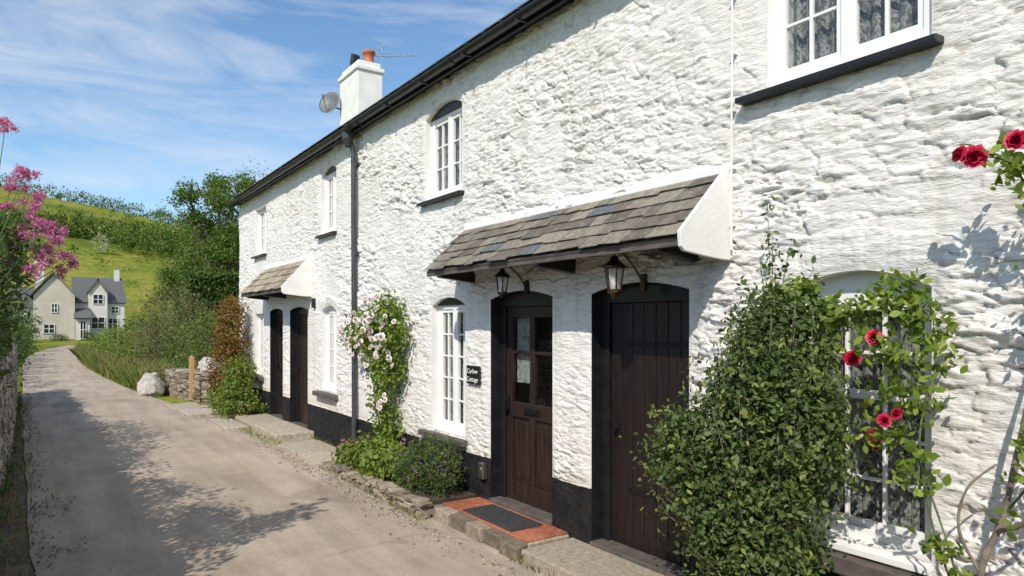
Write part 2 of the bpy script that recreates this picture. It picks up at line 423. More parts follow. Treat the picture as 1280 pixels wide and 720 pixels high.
sill('upper_window_middle',5.96,6.90,3.11,3.155,M_black,.08)
sill('upper_window_far',9.60,10.38,3.11,3.155,M_black,.08)
sill('upper_window_end',13.42,14.34,3.11,3.155,M_black,.08)
sill('ground_window_middle',5.88,6.86,.57,.64,M_board,.08)
sill('ground_window_far',9.55,10.45,.70,.78,M_board,.10)
sill('ground_window_end',13.6,14.35,.70,.78,M_board,.10)
sill('ground_window_right',1.50,2.40,.50,.60,M_board,.10)
a=Acc(); a.prismY([(3.45,.605),(3.45,.64),(3.62,.665),(3.62,.605)],1.565,2.325); a.make('ground_window_right_white_sill',M_white,house,bevel=.004)

# ------------------------------------------------------------ doors
def door(nm,op,kind,zb=.12):
    reveal(nm,op,M_black,.22)
    y0,y1=op[:2]; fw=.075; xf=3.60
    a=Acc(); a.box(xf,xf+.08,y0,y0+fw,0,op[3]); a.box(xf,xf+.08,y1-fw,y1,0,op[3])
    poly=[(y0,op[3]-.07)]+[(y0,op[3])]+[(y0+(y1-y0)*i/14,archz(op,y0+(y1-y0)*i/14)) for i in range(1,14)]+[(y1,op[3]),(y1,op[3]-.07)]
    a.prism(poly,xf-.006,xf+.075); a.make(nm+'_frame',M_black,house,bevel=.006)
    ya,yb,zt=y0+fw,y1-fw,op[3]-.07; x=xf+.03
    s=Acc(); s.box(3.47,3.72,y0,y1,0,zb); s.make(nm+'_threshold',M_board,house,bevel=.006)
    if kind=='glazed':
        a=Acc(); st=.085; zm=1.0; mid=(ya+yb)/2
        a.box(x,x+.045,ya,ya+st,zb,zt); a.box(x,x+.045,yb-st,yb,zb,zt)
        a.box(x+.001,x+.045,ya+st,yb-st,zb,zb+.18); a.box(x+.001,x+.045,ya+st,yb-st,zt-.10,zt); a.box(x+.001,x+.045,ya+st,yb-st,zm-.07,zm+.07)
        a.box(x+.002,x+.045,mid-.035,mid+.035,zm+.07,zt-.10); a.box(x+.002,x+.045,mid-.035,mid+.035,zb+.18,zm-.07)
        a.box(x+.006,x+.04,ya+st,mid-.035,1.52,1.55);a.box(x+.006,x+.04,mid+.035,yb-st,1.52,1.55)
        a.box(x+.02,x+.035,ya+st,yb-st,zb+.18,zm-.07)
        a.box(x+.012,x+.03,ya+st+.03,mid-.065,zb+.22,zm-.11); a.box(x+.012,x+.03,mid+.065,yb-st-.03,zb+.22,zm-.11)
        a.make(nm+'_leaf',M_brown,house,bevel=.005)
        g=Acc(); g.add([(x+.025,ya+st,zm+.07),(x+.025,yb-st,zm+.07),(x+.025,yb-st,zt-.1),(x+.025,ya+st,zt-.1)],[(0,1,2,3)]); g.make(nm+'_glass',M_glass,house)
        c=Acc(); c.box(x+.06,x+.07,mid+.02,yb-st,zm+.25,zt-.1); c.make(nm+'_net',M_lace,house)
        c=Acc(); c.box(x-.012,x+.005,mid-.11,mid+.11,zm-.03,zm+.03); c.box(x-.02,x-.008,mid-.085,mid+.085,zm-.016,zm+.012)
        c.limb((x-.05,yb-.04,1.0),(x,yb-.04,1.0),.022,.015,12); c.box(x-.006,x+.004,yb-.06,yb-.02,.93,1.12)
        c.make(nm+'_letterbox_and_handle',M_iron,house,bevel=.003)
        r=Acc(); r.box(x+.4,x+.42,y0-.2,y1+.2,0,2.3); r.make(nm+'_shade_backing',M_dark,house)  # dark panel behind the door glass, indoor shade as colour
    else:
        a=Acc(); n=7
        for i in range(n):
            q0=ya+(yb-ya)*i/n; q1=ya+(yb-ya)*(i+1)/n
            a.box(x+random.uniform(0,.003),x+.04,q0+.003,q1-.003,zb,zt)
        a.box(x+.02,x+.05,ya,yb,zb,zt); a.make(nm+'_leaf',M_plank if kind=='plank' else M_brown,house,bevel=.005)
        c=Acc()
        for z in (.55,1.65): c.box(x-.006,x+.004,ya+.02,yb-.2,z-.018,z+.018)
        c.limb((x-.045,yb-.08,1.0),(x,yb-.08,1.0),.02,.012,10); c.make(nm+'_ironwork',M_iron,house,bevel=.002)
door('front_door_main',O['door_opening_main'],'glazed',.15)
door('front_door_plank',O['door_opening_plank'],'plank',.12)
door('front_door_far',O['door_opening_far'],'brown',.1)
door('front_door_end',O['door_opening_end'],'glazed',.1)

# ------------------------------------------------------------ canopies
def canopy(nm,y0,y1,zt,zf,xo,mat,brackets,tw=.21,rows=5):
    a=Acc(); dx=xo-WX; dz=zf-zt; Ln=math.hypot(dx,dz); ux,uz=dx/Ln,dz/Ln; nx,nz_=-abs(uz),abs(ux)
    ex=Ln/rows
    for r in range(rows):
        y=y0-(.5*tw if r%2 else 0)-.02
        while y<y1:
            w=tw*random.uniform(.65,1.4); q0=max(y,y0); q1=min(y+w,y1+random.uniform(-.0,.012)); y+=w
            if q1-q0<.03: continue
            lo=(r+1)*ex+random.uniform(-.014,.016); hi=max(r*ex-.06,.0)
            lift=.020+random.uniform(0,.008); th=.009; sk=random.uniform(-.007,.007)
            pts=[]
            for yy in (q0+.002,q1-.002):
                j=random.uniform(-.008,.008)
                for s_,h in ((hi,.004),(hi,.004+th),(lo+j,lift+th),(lo+j,lift)):
                    hh=h+(sk if (yy>q0+.01 and h>.02) else 0)
                    pts.append((WX+ux*s_+nx*hh, yy, zt+uz*s_+nz_*hh))
            rr=random.random()*.92
            a.add(pts,[(0,1,2,3),(7,6,5,4),(0,4,5,1),(1,5,6,2),(2,6,7,3),(3,7,4,0)],rr if random.random()>.05 else 1)
    a.make(nm+'_slates',mat,house,bevel=.0025,seg=1)
    b=Acc(); b.prismY([(WX,zt),(WX+ux*Ln,zt+uz*Ln),(WX+ux*Ln-nx*.03,zt+uz*Ln-.035),(WX,zt-.045)],y0+.02,y1-.02); b.make(nm+'_deck',M_board,house)
    f=Acc(); f.prismY([(WX+.02,zt-.02),(WX-.035,zt-.012),(WX-.028,zt+.05),(WX+.0,zt+.10),(WX+.02,zt+.10)],y0-.02,y1+.02); f.make(nm+'_fillet',M_render,house,bevel=.01)
    poly=[(WX+.01,zt+.09),(WX-.03,zt+.05)]
    poly+=[(WX+ux*Ln*.97+nx*.035,zt+uz*Ln*.97+nz_*.035),(xo+.0,zf-.05)]
    for i in range(6):
        q=i/5; poly.append((xo+.03+q*(WX-xo-.02), zf-.075-.035*math.sin(q*1.57)+ .0))
    c=Acc(); c.prismY(poly,y0-.03,y0-.002); c.make(nm+'_cheek',M_render,house,bevel=.004)
    k=Acc()
    for yb in brackets:
        k.prismY([(WX+.02,zf-.10),(xo+.10,zf-.06),(xo+.06,zf-.03),(xo+.07,zf+.02),(WX+.02,zf+.02)],yb-.04,yb+.04)
    k.make(nm+'_brackets',M_black,house,bevel=.008)
    g=Acc(); g.box(xo+.01,xo+.035,y0+.002,y1-.01,zf-.045,zf-.008); g.make(nm+'_fascia',M_board,house,bevel=.003)
canopy('porch_canopy_main',2.73,5.92,2.74,2.30,3.03,M_slate,[4.25,5.80,3.0],.2,5)
canopy('porch_canopy_far',10.75,13.45,2.84,2.34,3.02,M_slate2,[11.0,12.15,13.3],.24,4)

# ------------------------------------------------------------ roof, gable, gutter
a=Acc()
for side in (0,1):
    x0,z0=(3.30,4.46) if side==0 else (8.70,4.46); x1,z1=6.0,6.08
    rows=22
    for r in range(rows):
        t0=r/rows;t1=(r+1)/rows
        xa,za=x0+(x1-x0)*t0,z0+(z1-z0)*t0; xb,zb=x0+(x1-x0)*t1,z0+(z1-z0)*t1
        y=-3.0-(.15 if r%2 else 0)
        step=.3 if side==0 else 3
        while y<15.75:
            ya,yb=max(y,-3),min(y+step,15.75)-.004
            if yb>ya: a.add([(xa,ya,za+.022),(xa,yb,za+.022),(xb,yb,zb+.004),(xb,ya,zb+.004),(xa,ya,za+.01),(xa,yb,za+.01)],[(0,1,2,3),(4,5,1,0)])
            y+=step
a.make('roof_slates',M_roof,house)
a=Acc(); a.prismY([(3.36,4.47),(6,6.07),(8.64,4.47),(8.64,4.42),(6,6.0),(3.36,4.42)],-3,15.72); a.make('roof_deck',M_black,house)
a=Acc(); a.prismY([(3.56,0),(3.56,4.4),(6,5.95),(8.5,4.4),(8.5,0)],15.55,15.63); a.prismY([(3.56,0),(3.56,4.4),(6,5.95),(8.5,4.4),(8.5,0)],-3,-2.9)
a.box(8.45,8.5,-2.9,15.55,0,4.4); a.make('gable_and_rear_walls',M_render,house)
a=Acc(); a.box(3.36,3.385,-3,15.72,4.34,4.462); a.box(3.386,3.60,-3,15.70,4.385,4.41); a.make('fascia_and_soffit',M_black,house)
a=Acc()
cx,cz,rr=3.305,4.41,.055
prof=[(cx+rr*math.cos(t),cz+rr*math.sin(t)) for t in [math.pi+math.pi*i/10 for i in range(11)]]
prof+= [(cx+(rr-.006)*math.cos(t),cz+(rr-.006)*math.sin(t)) for t in [2*math.pi-math.pi*i/10 for i in range(11)]]
a.prismY(prof,-3,8.6); a.prismY([(x,z-.012) for x,z in prof],8.605,15.75)
for y in np.arange(-2.5,15.6,.9): a.box(cx-.06,cx+.06,y-.012,y+.012,cz-.064,cz-.056)
for y in (2.9,5.9,8.6,11.6): 
    a.prismY([(cx+(rr+.008)*math.cos(t),cz+(rr+.008)*math.sin(t)) for t in [math.pi+math.pi*i/10 for i in range(11)]],y-.06,y+.06)
a.make('gutter',M_black,house)
dp=empty('drainpipe'); a=Acc()
a.tube([(3.33,8.78,4.36),(3.33,8.78,4.30),(3.35,8.78,4.26),(3.40,8.78,4.18),(3.42,8.78,4.12),(3.435,8.78,0.02)],.036,n=14)
for z in (.25,1.5,2.75,3.95): a.limb((3.435,8.78,z-.035),(3.435,8.78,z+.035),.046,.046,14); a.box(3.44,3.5,8.72,8.84,z-.02,z+.02)
a.lathe((3.34,8.78,4.17),[(.035,0),(.045,.03),(.075,.10),(.08,.19),(.085,.20)],14)
a.make('pipe',M_pipe,dp,smooth=False)
wc=Acc(); wc.tube([(3.455,2.68,4.38),(3.452,2.675,3.5),(3.455,2.683,2.9),(3.452,2.68,2.25)],.007,n=8)
for z in np.arange(2.4,4.3,.35): wc.box(3.450,3.49,2.665,2.695,z-.006,z+.006)
wc.make('wall_cable',M_render,house)
a=Acc(); a.box(5.7,6.3,14.4,15.5,5.6,7.55); a.make('chimney_stack',M_render,house,bevel=.02)
a=Acc(); a.box(5.66,6.34,14.36,15.54,7.45,7.55); a.box(5.73,6.27,14.43,15.47,7.553,7.68); a.box(5.66,6.34,14.36,15.54,5.9,6.1); a.make('chimney_cap',M_render,house,bevel=.02)
a=Acc(); a.lathe((6.1,14.72,7.68),[(.15,0),(.14,.06),(.115,.10),(.11,.26),(.145,.28),(.145,.34),(.11,.35),(.09,.35),(.09,.1)],18)
a.make('chimney_pot',M_pot,house,smooth=True)
a=Acc(); a.lathe((5.95,15.2,7.68),[(.10,0),(.10,.2)],14); a.prism([(15.08,7.86),(15.32,7.86),(15.32,7.92),(15.22,8.10),(15.08,8.02)],5.87,6.03); a.make('chimney_cowl',M_black,house,bevel=.01)
ant=empty('tv_antenna'); a=Acc(); a.limb((6.36,14.6,6.9),(6.36,14.6,8.2),.014,.014)
a.limb((6.25,14.72,7.95),(6.92,13.9,7.85),.010,.010)
for i in range(12):
    t=.12+.8*i/11; p=Vector((6.25,14.72,7.95)).lerp(Vector((6.92,13.9,7.85)),t); h=.13-.05*t
    a.limb(p+Vector((-h*.75,-h*.65,0)),p+Vector((h*.75,h*.65,0)),.005,.005,6)
for zz in (8.02,8.17): a.limb((6.2,14.4,zz),(6.5,14.8,zz),.006,.006,6)
a.make('antenna_parts',M_alu,ant)
dish=empty('satellite_dish')
a=Acc(); vs=[];fs=[]; n=20; R=.27; ax=Vector((-.75,-.6,.35)).normalized(); q=ax.to_track_quat('Z','Y'); c=Vector((5.48,15.55,6.95))
for k in range(5):
    r=R*k/4
    for i in range(n):
        t=2*math.pi*i/n; vs.append(c+q@Vector((r*math.cos(t),r*math.sin(t)*1.08,.55*r*r*2-.05)))
for k in range(4):
    for i in range(n): fs.append((k*n+i,k*n+(i+1)%n,(k+1)*n+(i+1)%n,(k+1)*n+i))
a.add(vs,fs); ob=a.make('reflector',M_dish,dish,smooth=True); sm=ob.modifiers.new('s','SOLIDIFY'); sm.thickness=.008
a=Acc(); a.tube([c+q@Vector((0,-R,.02)),c+q@Vector((0,-.05,.28))],.01); a.limb(c+q@Vector((0,-.07,.26)),c+q@Vector((0,0,.32)),.03,.02); a.tube([c-ax*.04,c+Vector((.12,0,-.08)),(5.72,15.4,6.8)],.018); a.make('arm_and_bracket',M_dish,dish)

def glass2():
    m,t,b=new_mat('frosted_lamp_glass'); b.inputs['Base Color'].default_value=(.75,.73,.66,1); b.inputs['Roughness'].default_value=.3; b.inputs['Alpha'].default_value=.35
    return m
M_glass2=glass2()
def lantern(x,y,z,s=1):
    e=empty('wall_lantern'); a=Acc()
    a.lathe((x,y,z),[(.0,.15*s),(.02*s,.145*s),(.03*s,.12*s),(.075*s,.085*s),(.078*s,.075*s),(.06*s,.07*s)],10)
    a.lathe((x,y,z),[(.035*s,-.085*s),(.045*s,-.08*s),(.045*s,-.06*s)],10); a.lathe((x,y,z),[(0,-.12*s),(.012*s,-.11*s),(.03*s,-.085*s)],10)
    for i in range(6):
        t=i*math.pi/3; a.limb((x+.06*s*math.cos(t),y+.06*s*math.sin(t),z+.075*s),(x+.04*s*math.cos(t),y+.04*s*math.sin(t),z-.07*s),.005*s,.005*s,6)
    a.tube([(x,y,z+.14*s),(x,y,z+.17*s),(x+.05,y,z+.19*s),(WX-.12,y,z+.10),(WX-.02,y,z-.02)],.007,n=8)
    a.box(WX-.035,WX-.01,y-.022,y+.022,z-.07,z+.05)
    a.make('lantern_frame',M_brass if s>1 else M_iron,e)
    g=Acc(); g.lathe((x,y,z),[(.055*s,.07*s),(.037*s,-.065*s)],6); g.make('lantern_glass',M_glass2,e)
    b=Acc(); b.lathe((x,y,z),[(.0,.05*s),(.022*s,.03*s),(.025*s,-.0),(.012*s,-.05*s),(0,-.06*s)],10); b.make('bulb',M_white,e,smooth=True)
lantern(3.20,3.445,2.10,1.1); lantern(3.22,4.86,2.13,.95)
sg=empty('house_name_sign'); a=Acc(); a.box(3.450,3.475,5.62,5.85,1.21,1.39); a.make('plate',M_black,sg,bevel=.004)
for txt,z in (('Carlow',1.315),('Cottage',1.235)):
    cu=bpy.data.curves.new('lettering','FONT'); cu.body=txt; cu.size=.066; cu.align_x='CENTER'; cu.extrude=.001; cu.materials.append(M_white)
    o=bpy.data.objects.new('lettering',cu); link(o,sg); o.location=(3.447,5.735,z); o.rotation_euler=(math.pi/2,0,-math.pi/2)
bx=empty('meter_box'); a=Acc(); a.box(3.43,3.48,5.51,5.60,.32,.47); a.limb((3.425,5.555,.41),(3.435,5.555,.41),.02,.02,12); a.make('casing',M_alu,bx,bevel=.008)
a=Acc(); a.box(3.44,3.49,10.52,10.62,2.05,2.2); a.make('far_porch_lamp',M_black,house,bevel=.01)

# ------------------------------------------------------------ terrain + road
def terrain_h(x,y):
    b=np.interp(y,[-500,82,95,110,150,200,240,270,600,2000],[0,0,2.2,6.0,16.6,28.5,37.5,39,30,20])
    f=1-.0042*np.clip(x-10,-60,200); base=b*f
    base=base+(fbm(x*.02+50,y*.02+50,3,70)-.5)*np.clip((y-85)*.05,0,4)
    far=np.clip((np.hypot(x,y)-320)/400,0,1)
    return base*(1-far*.4)-.03
xs=np.concatenate([np.arange(-1500,-160,80),np.arange(-160,-20,8),np.arange(-20,60,1.6),np.arange(60,200,8),np.arange(200,1501,80)])
ysn=np.concatenate([np.arange(-1200,-20,80),np.arange(-20,40,2),np.arange(40,260,2.5),np.arange(260,500,20),np.arange(500,2100,100)])
X,Y=np.meshgrid(xs,ysn,indexing='ij'); Z=terrain_h(X,Y)
m,t,b=new_mat('ground_grass'); v=pos(t)
c=ramp(t,noise(t,v,.05,7,.66),[(.36,(.11,.16,.025)),(.48,(.19,.235,.035)),(.56,(.27,.27,.055)),(.66,(.36,.32,.09))])
c=mix(t,.85,c,mix(t,1,c,ramp(t,noise(t,v,.9,7,.78),[(.3,(.40,.45,.35)),(.7,(1.35,1.28,1.15))]),'MULTIPLY'))
tuf=ramp(t,noise(t,v,.35,6,.8),[(.56,0.),(.64,.75)]); c=mix(t,tuf,c,(.06,.09,.02))
L(t,c,b.inputs['Base Color']); b.inputs['Roughness'].default_value=.95; b.inputs['Specular IOR Level'].default_value=.1
L(t,bump(t,noise(t,v,.8,6,.7),.9,.6),b.inputs['Normal'])
nx_,ny_=X.shape; J,K=np.meshgrid(np.arange(nx_-1),np.arange(ny_-1),indexing='ij'); q=(J*ny_+K).ravel()
np_mesh('ground',np.stack([X,Y,Z],-1).reshape(-1,3),np.stack([q,q+ny_,q+ny_+1,q+1],1),m,smooth=True)

def strip(name,Lp,Rp,z,mat,cols=14,sub=6,amp=.0):
    Lp=np.array(Lp,float);Rp=np.array(Rp,float); n=len(Lp); tt=np.linspace(0,n-1,(n-1)*sub+1)
    def sm(P):
        xi=np.interp(tt,range(n),P[:,0]); yi=np.interp(tt,range(n),P[:,1])
        k=np.ones(5)/5; xp=np.convolve(np.pad(xi,2,'edge'),k,'valid'); yp=np.convolve(np.pad(yi,2,'edge'),k,'valid'); return np.stack([xp,yp],1)
    A,B=sm(Lp),sm(Rp); m=len(A); V=[]
    for i in range(m):
        for j in range(cols+1):
            p=A[i]+(B[i]-A[i])*j/cols
            ed=(.05*(vnoise(np.array(p[1]*1.7),np.array(j*9.),3)-.5)) if j in(0,cols) else 0
            V.append((p[0]+ed,p[1],z+amp*float(fbm(np.array(p[0]*.8+20),np.array(p[1]*.8+20),2,4)-.5)))
    F=[(i*(cols+1)+j,i*(cols+1)+j+1,(i+1)*(cols+1)+j+1,(i+1)*(cols+1)+j) for i in range(m-1) for j in range(cols)]
    return np_mesh(name,V,F,mat,smooth=True)
m,t,b=new_mat('worn_asphalt'); v=pos(t)
c=ramp(t,noise(t,v,.9,7,.65),[(.3,(.345,.290,.235)),(.55,(.44,.372,.30)),(.75,(.50,.43,.35))])
st_=ramp(t,noise(t,pos(t,(3.2,.35,1)),1.2,4,.6),[(.35,(.78,.76,.74)),(.6,(1.06,1.05,1.04))])
c=mix(t,.8,c,mix(t,1,c,st_,'MULTIPLY'))
sp=ramp(t,noise(t,v,110,4,.75),[(.35,(.55,.55,.55)),(.6,(1.25,1.23,1.2))]); c=mix(t,.8,c,mix(t,1,c,sp,'MULTIPLY'))
pt=ramp(t,noise(t,v,.45,3,.5,.8),[(.60,(1,1,1)),(.63,(.82,.81,.81))]); c=mix(t,1,c,pt,'MULTIPLY')
vo=N(t,'ShaderNodeTexVoronoi',feature='DISTANCE_TO_EDGE'); vo.inputs['Scale'].default_value=.7
wn=N(t,'ShaderNodeTexNoise'); wn.inputs['Scale'].default_value=2.5; L(t,v,wn.inputs['Vector'])
L(t,mix(t,.35,v,wn.outputs['Color'],'ADD'),vo.inputs['Vector'])
ck=ramp(t,vo.outputs['Distance'],[(.0,(.62,.6,.57)),(.010,(1,1,1))]); ckm=ramp(t,noise(t,v,.6,2),[(.5,0.),(.6,.7)])
c=mix(t,ckm,c,mix(t,1,c,ck,'MULTIPLY'))
gr=ramp(t,noise(t,v,34,4,.8),[(.66,0.),(.74,.8)]); c=mix(t,gr,c,(.50,.44,.36))
L(t,c,b.inputs['Base Color']); b.inputs['Roughness'].default_value=.88; b.inputs['Specular IOR Level'].default_value=.25
L(t,bump(t,noise(t,v,110,4,.7),.8,.008,bump(t,noise(t,v,3,4),.5,.03)),b.inputs['Normal'])
M_road=m
Lp=[(-.1,-8),(-.08,0),(-.05,5),(-.12,8),(-.25,12),(-.4,17),(-.5,22),(-.65,29),(-.82,36),(-.85,42),(-.6,50),(.1,60),(1.6,68),(3.6,74),(8,79),(20,83),(40,84)]
Rp=[(2.9,-8),(2.88,0),(2.87,5),(2.84,8),(2.78,12),(2.35,17),(1.85,22),(1.5,29),(1.32,36),(1.35,42),(1.75,50),(2.7,60),(4.3,66),(6,70),(10,74.5),(21,78),(40,79.5)]
strip('road',Lp,Rp,.006,M_road,amp=.02)
m=simple('dusty_concrete',(.36,.30,.235),.9,0,.35,3,60,.012); 
np_mesh('pavement',[(x,y,-.008) for x in (2.5,3.56) for y in (-3,16.5)],[(0,2,3,1)],m)
m=simple('verge_soil',(.15,.11,.07),.95,0,.5,6,30,.03)
np_mesh('verge',[(-1.4,-6,-.012),(.2,-6,-.012),(.2,22,-.012),(-1.4,22,-.012)],[(0,1,2,3)],m)
a=Acc()
for i in range(1300):
    side=random.random()<.7; y=random.uniform(2.5,16)
    x=(float(np.interp(y,[0,12,17],[2.84,2.75,2.35]))-abs(random.gauss(0,.12))) if side else (-.05-.02*max(0,y-5)+abs(random.gauss(0,.08)))
    r=random.uniform(.003,.010); a.box(x-r,x+r,y-r*1.2,y+r*1.2,.0,.012+r,r*.45)
M_grit=slate_mat('grit',[(0,(.2,.17,.13)),(1,(.5,.45,.38))]); a.make('lane_grit',M_grit)
leaf_cloud('leaf_litter',[(-.28-.018*max(0,y-6),y,.015,.22,.5,.008) for y in np.arange(1,20,.8)]+[(.1,y,.018,.25,.5,.004) for y in np.arange(2,9,1.5)],leafmat('dead_leaves',[(0,(.07,.04,.02)),(.6,(.17,.10,.05)),(1,(.26,.18,.09))],.1),leaf=.028,n=3400,clump=.03,per=4,shell=.1,sides=6,tilt=3)

# ------------------------------------------------------------ steps, slabs, planter
st=empty('door_step'); a=Acc()
y=4.28
while y<5.66:
    w=random.uniform(.2,.38); a.box(2.97+random.uniform(-.02,.02),3.09,y,min(y+w,5.68)-.01,-.02,.105+random.uniform(-.006,.006),.012); y+=w
a.box(3.08,3.49,4.28,5.68,-.02,.10); a.make('stone_base',M_stone,st,bevel=.012)
a=Acc()
for i in range(2):
    for j in range(6):
        a.box(3.075+i*.21,3.28+i*.21-.0,4.30+j*.228,4.30+(j+1)*.228-.006,.10,.118+random.uniform(0,.002))
a.make('quarry_tiles',M_tile,st,bevel=.003)
dm=empty('doormat'); a=Acc(); a.box(3.10,3.42,4.55,5.32,.121,.133)
for i in range(16):
    for j in range(7): a.box(3.115+j*.043,3.145+j*.043,4.57+i*.046,4.602+i*.046,.1335,.139)
a.make('rubber_pad',M_mat,dm)
st=empty('door_step'); a=Acc(); a.box(2.98,3.49,2.2,4.24,-.02,.09,.006); a.make('concrete_slab',M_slab,st,bevel=.015)
st=empty('door_step'); a=Acc(); a.box(2.90,3.49,10.6,12.05,-.02,.10,.01); a.box(2.92,3.49,12.07,13.4,-.02,.09,.01); a.make('stone_slab',M_slab,st,bevel=.015)
a=Acc()
for (x0,x1,y0,y1) in ((2.84,3.42,8.35,9.3),(2.82,3.44,9.32,10.3),(2.5,2.9,12.3,13.6),(2.3,2.8,14.6,15.6),(2.2,2.8,15.7,16.8)):
    a.box(x0,x1,y0,y1,-.02,.035,.025)
a.make('paving_slabs',M_slab,None,bevel=.012)
def rubble(name,pts,h0,h1,th,sl,sh,mat,parent=None,j=.015):
    a=Acc(); pts=[Vector((p[0],p[1],0)) for p in pts]
    seg=[(pts[i],pts[i+1]) for i in range(len(pts)-1)]; tot=sum((b-a_).length for a_,b in seg)
    def at(s):
        for p,q in seg:
            l=(q-p).length
            if s<=l: return p+(q-p)*(s/l),(q-p).normalized()
            s-=l
        return seg[-1][1],(seg[-1][1]-seg[-1][0]).normalized()
    z=0
    H=max(h0,h1)
    while z<H:
        ch=sh*random.uniform(.7,1.3); s=-random.uniform(0,sl*.5)
        while s<tot:
            w=sl*random.uniform(.5,1.5); m_=min(max(s+w/2,0),tot); hh=h0+(h1-h0)*m_/tot
            if z+ch*.5<hh*random.uniform(.93,1.07):
                p,d=at(m_); nrm=Vector((-d.y,d.x,0)); vs=[]
                o=random.uniform(-.02,.02)
                for sx in (-1,1):
                    for sy in (-1,1):
                        for sz in (0,1):
                            q=p+d*(sx*(w/2-.006))+nrm*(sy*th/2+o)+Vector((0,0,z+sz*(ch-.006)-.02))
                            vs.append(q+Vector([random.uniform(-j,j) for _ in range(3)]))
                a.add(vs,[(0,1,3,2),(4,6,7,5),(0,4,5,1),(2,3,7,6),(0,2,6,4),(1,5,7,3)])
            s+=w
        z+=ch
    return a.make(name,mat,parent,bevel=.014,seg=2)
pl=empty('stone_planter')
rubble('planter_wall',[(2.90,8.25),(2.90,5.72)],.15,.18,.13,.15,.045,M_stone,pl); rubble('planter_end',[(2.95,8.22),(3.42,8.22)],.15,.15,.12,.15,.045,M_stone,pl)
a=Acc(); a.box(2.95,3.48,5.72,8.2,0,.13,.0); a.make('planter_soil',M_soil,pl)
lw=empty('lane_stone_wall')
rubble('wall_stones',[(-.60,1.5),(-.58,8),(-.58,12),(-.70,18),(-.80,21)],1.5,1.3,.36,.20,.075,M_stoned,lw,.02)
gw=empty('garden_stone_wall')
rubble('wall_stones',[(2.75,19.8),(2.85,18.2),(3.1,17.3)],.62,.7,.35,.24,.06,M_stone,gw,.02)
rubble('wall_return',[(3.0,16.4),(3.7,16.6)],.75,.6,.35,.24,.06,M_stone,gw,.02)
def boulder(name,c,r,mat):
    import bmesh
    bm=bmesh.new(); bmesh.ops.create_icosphere(bm,subdivisions=4,radius=1)
    for v_ in bm.verts:
        x,y,z=v_.co
        n_=float(fbm(np.array(x*1.6+c[0]*5+20),np.array(y*1.6+z*2+20),4,8)); n2=float(fbm(np.array(z*2.2+c[1]*5+9),np.array(x*2-y*2+9),3,18))
        k=.45+.65*n_+.55*n2; q=Vector((x*k,y*k,z*k))
        for nn_ in ((.7,.3,.6),(-.8,-.3,.4),(-.2,-.9,.35),(.5,-.7,.3)):   # planar facets
            nv=Vector(nn_).normalized(); o=q.dot(nv)-.78
            if o>0: q-=nv*o*.85
        v_.co=Vector((q.x*r[0]*1.15+c[0],q.y*r[1]*1.15+c[1],q.z*r[2]*1.15+c[2]))
    me=bpy.data.meshes.new(name); bm.to_mesh(me); bm.free(); me.materials.append(mat)
    return link(bpy.data.objects.new(name,me))
M_pale=simple('pale_stone',(.42,.395,.355),.85,0,.35,9,24,.03)
boulder('boulder',(2.2,19.3,.20),(.27,.3,.33),M_pale)
boulder('boulder',(3.15,17.0,.80),(.22,.3,.18),M_pale); boulder('boulder',(3.35,16.55,.78),(.2,.25,.14),M_pale)
wp=empty('wooden_post'); a=Acc(); a.box(2.80,2.90,17.5,17.6,0,1.02); a.prismY([(2.80,1.02),(2.90,1.02),(2.85,1.06)],17.5,17.6); a.make('post',M_post,wp,bevel=.006)

# ------------------------------------------------------------ foliage materials
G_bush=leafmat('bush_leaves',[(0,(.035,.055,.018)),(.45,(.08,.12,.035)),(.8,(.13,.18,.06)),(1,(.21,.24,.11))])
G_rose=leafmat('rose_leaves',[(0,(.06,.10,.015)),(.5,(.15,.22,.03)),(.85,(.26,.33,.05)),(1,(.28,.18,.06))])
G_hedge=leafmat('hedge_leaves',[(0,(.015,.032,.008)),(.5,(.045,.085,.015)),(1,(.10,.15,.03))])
G_tree=leafmat('tree_leaves',[(0,(.03,.055,.010)),(.5,(.085,.145,.022)),(1,(.18,.24,.045))],.32,.6)
G_wood=leafmat('mixed_woodland_leaves',[(0,(.03,.055,.012)),(.4,(.08,.13,.025)),(.75,(.17,.21,.045)),(1,(.27,.28,.08))],.32,.6)
G_lime=leafmat('lime_leaves',[(0,(.07,.10,.02)),(.5,(.16,.21,.04)),(1,(.28,.30,.08))],.3,.6)
G_brown=leafmat('bronze_leaves',[(0,(.07,.045,.01)),(.35,(.17,.08,.02)),(.65,(.26,.13,.035)),(.85,(.16,.18,.04)),(1,(.12,.19,.04))])
G_sparse=leafmat('olive_leaves',[(0,(.07,.075,.03)),(.5,(.15,.15,.055)),(1,(.24,.22,.11))],.3,.6)
G_yel=leafmat('yellow_green_leaves',[(0,(.05,.09,.015)),(.5,(.14,.20,.03)),(1,(.30,.33,.08))])
G_grass=leafmat('long_grass',[(0,(.08,.12,.02)),(.5,(.19,.23,.05)),(.8,(.33,.31,.12)),(1,(.42,.35,.19))],.35,.7)
P_pink=leafmat('pink_petals',[(0,(.36,.07,.22)),(.5,(.56,.16,.38)),(1,(.72,.34,.55))],.3,.6)
P_pale=leafmat('pale_rose_petals',[(0,(.75,.52,.56)),(.5,(.84,.72,.73)),(1,(.88,.85,.84))],.1,.5)
P_red=leafmat('red_petals',[(0,(.22,.004,.020)),(.6,(.45,.008,.04)),(1,(.62,.03,.09))],.1,.45)
P_purple=leafmat('purple_flowers',[(0,(.25,.08,.35)),(1,(.5,.2,.55))])

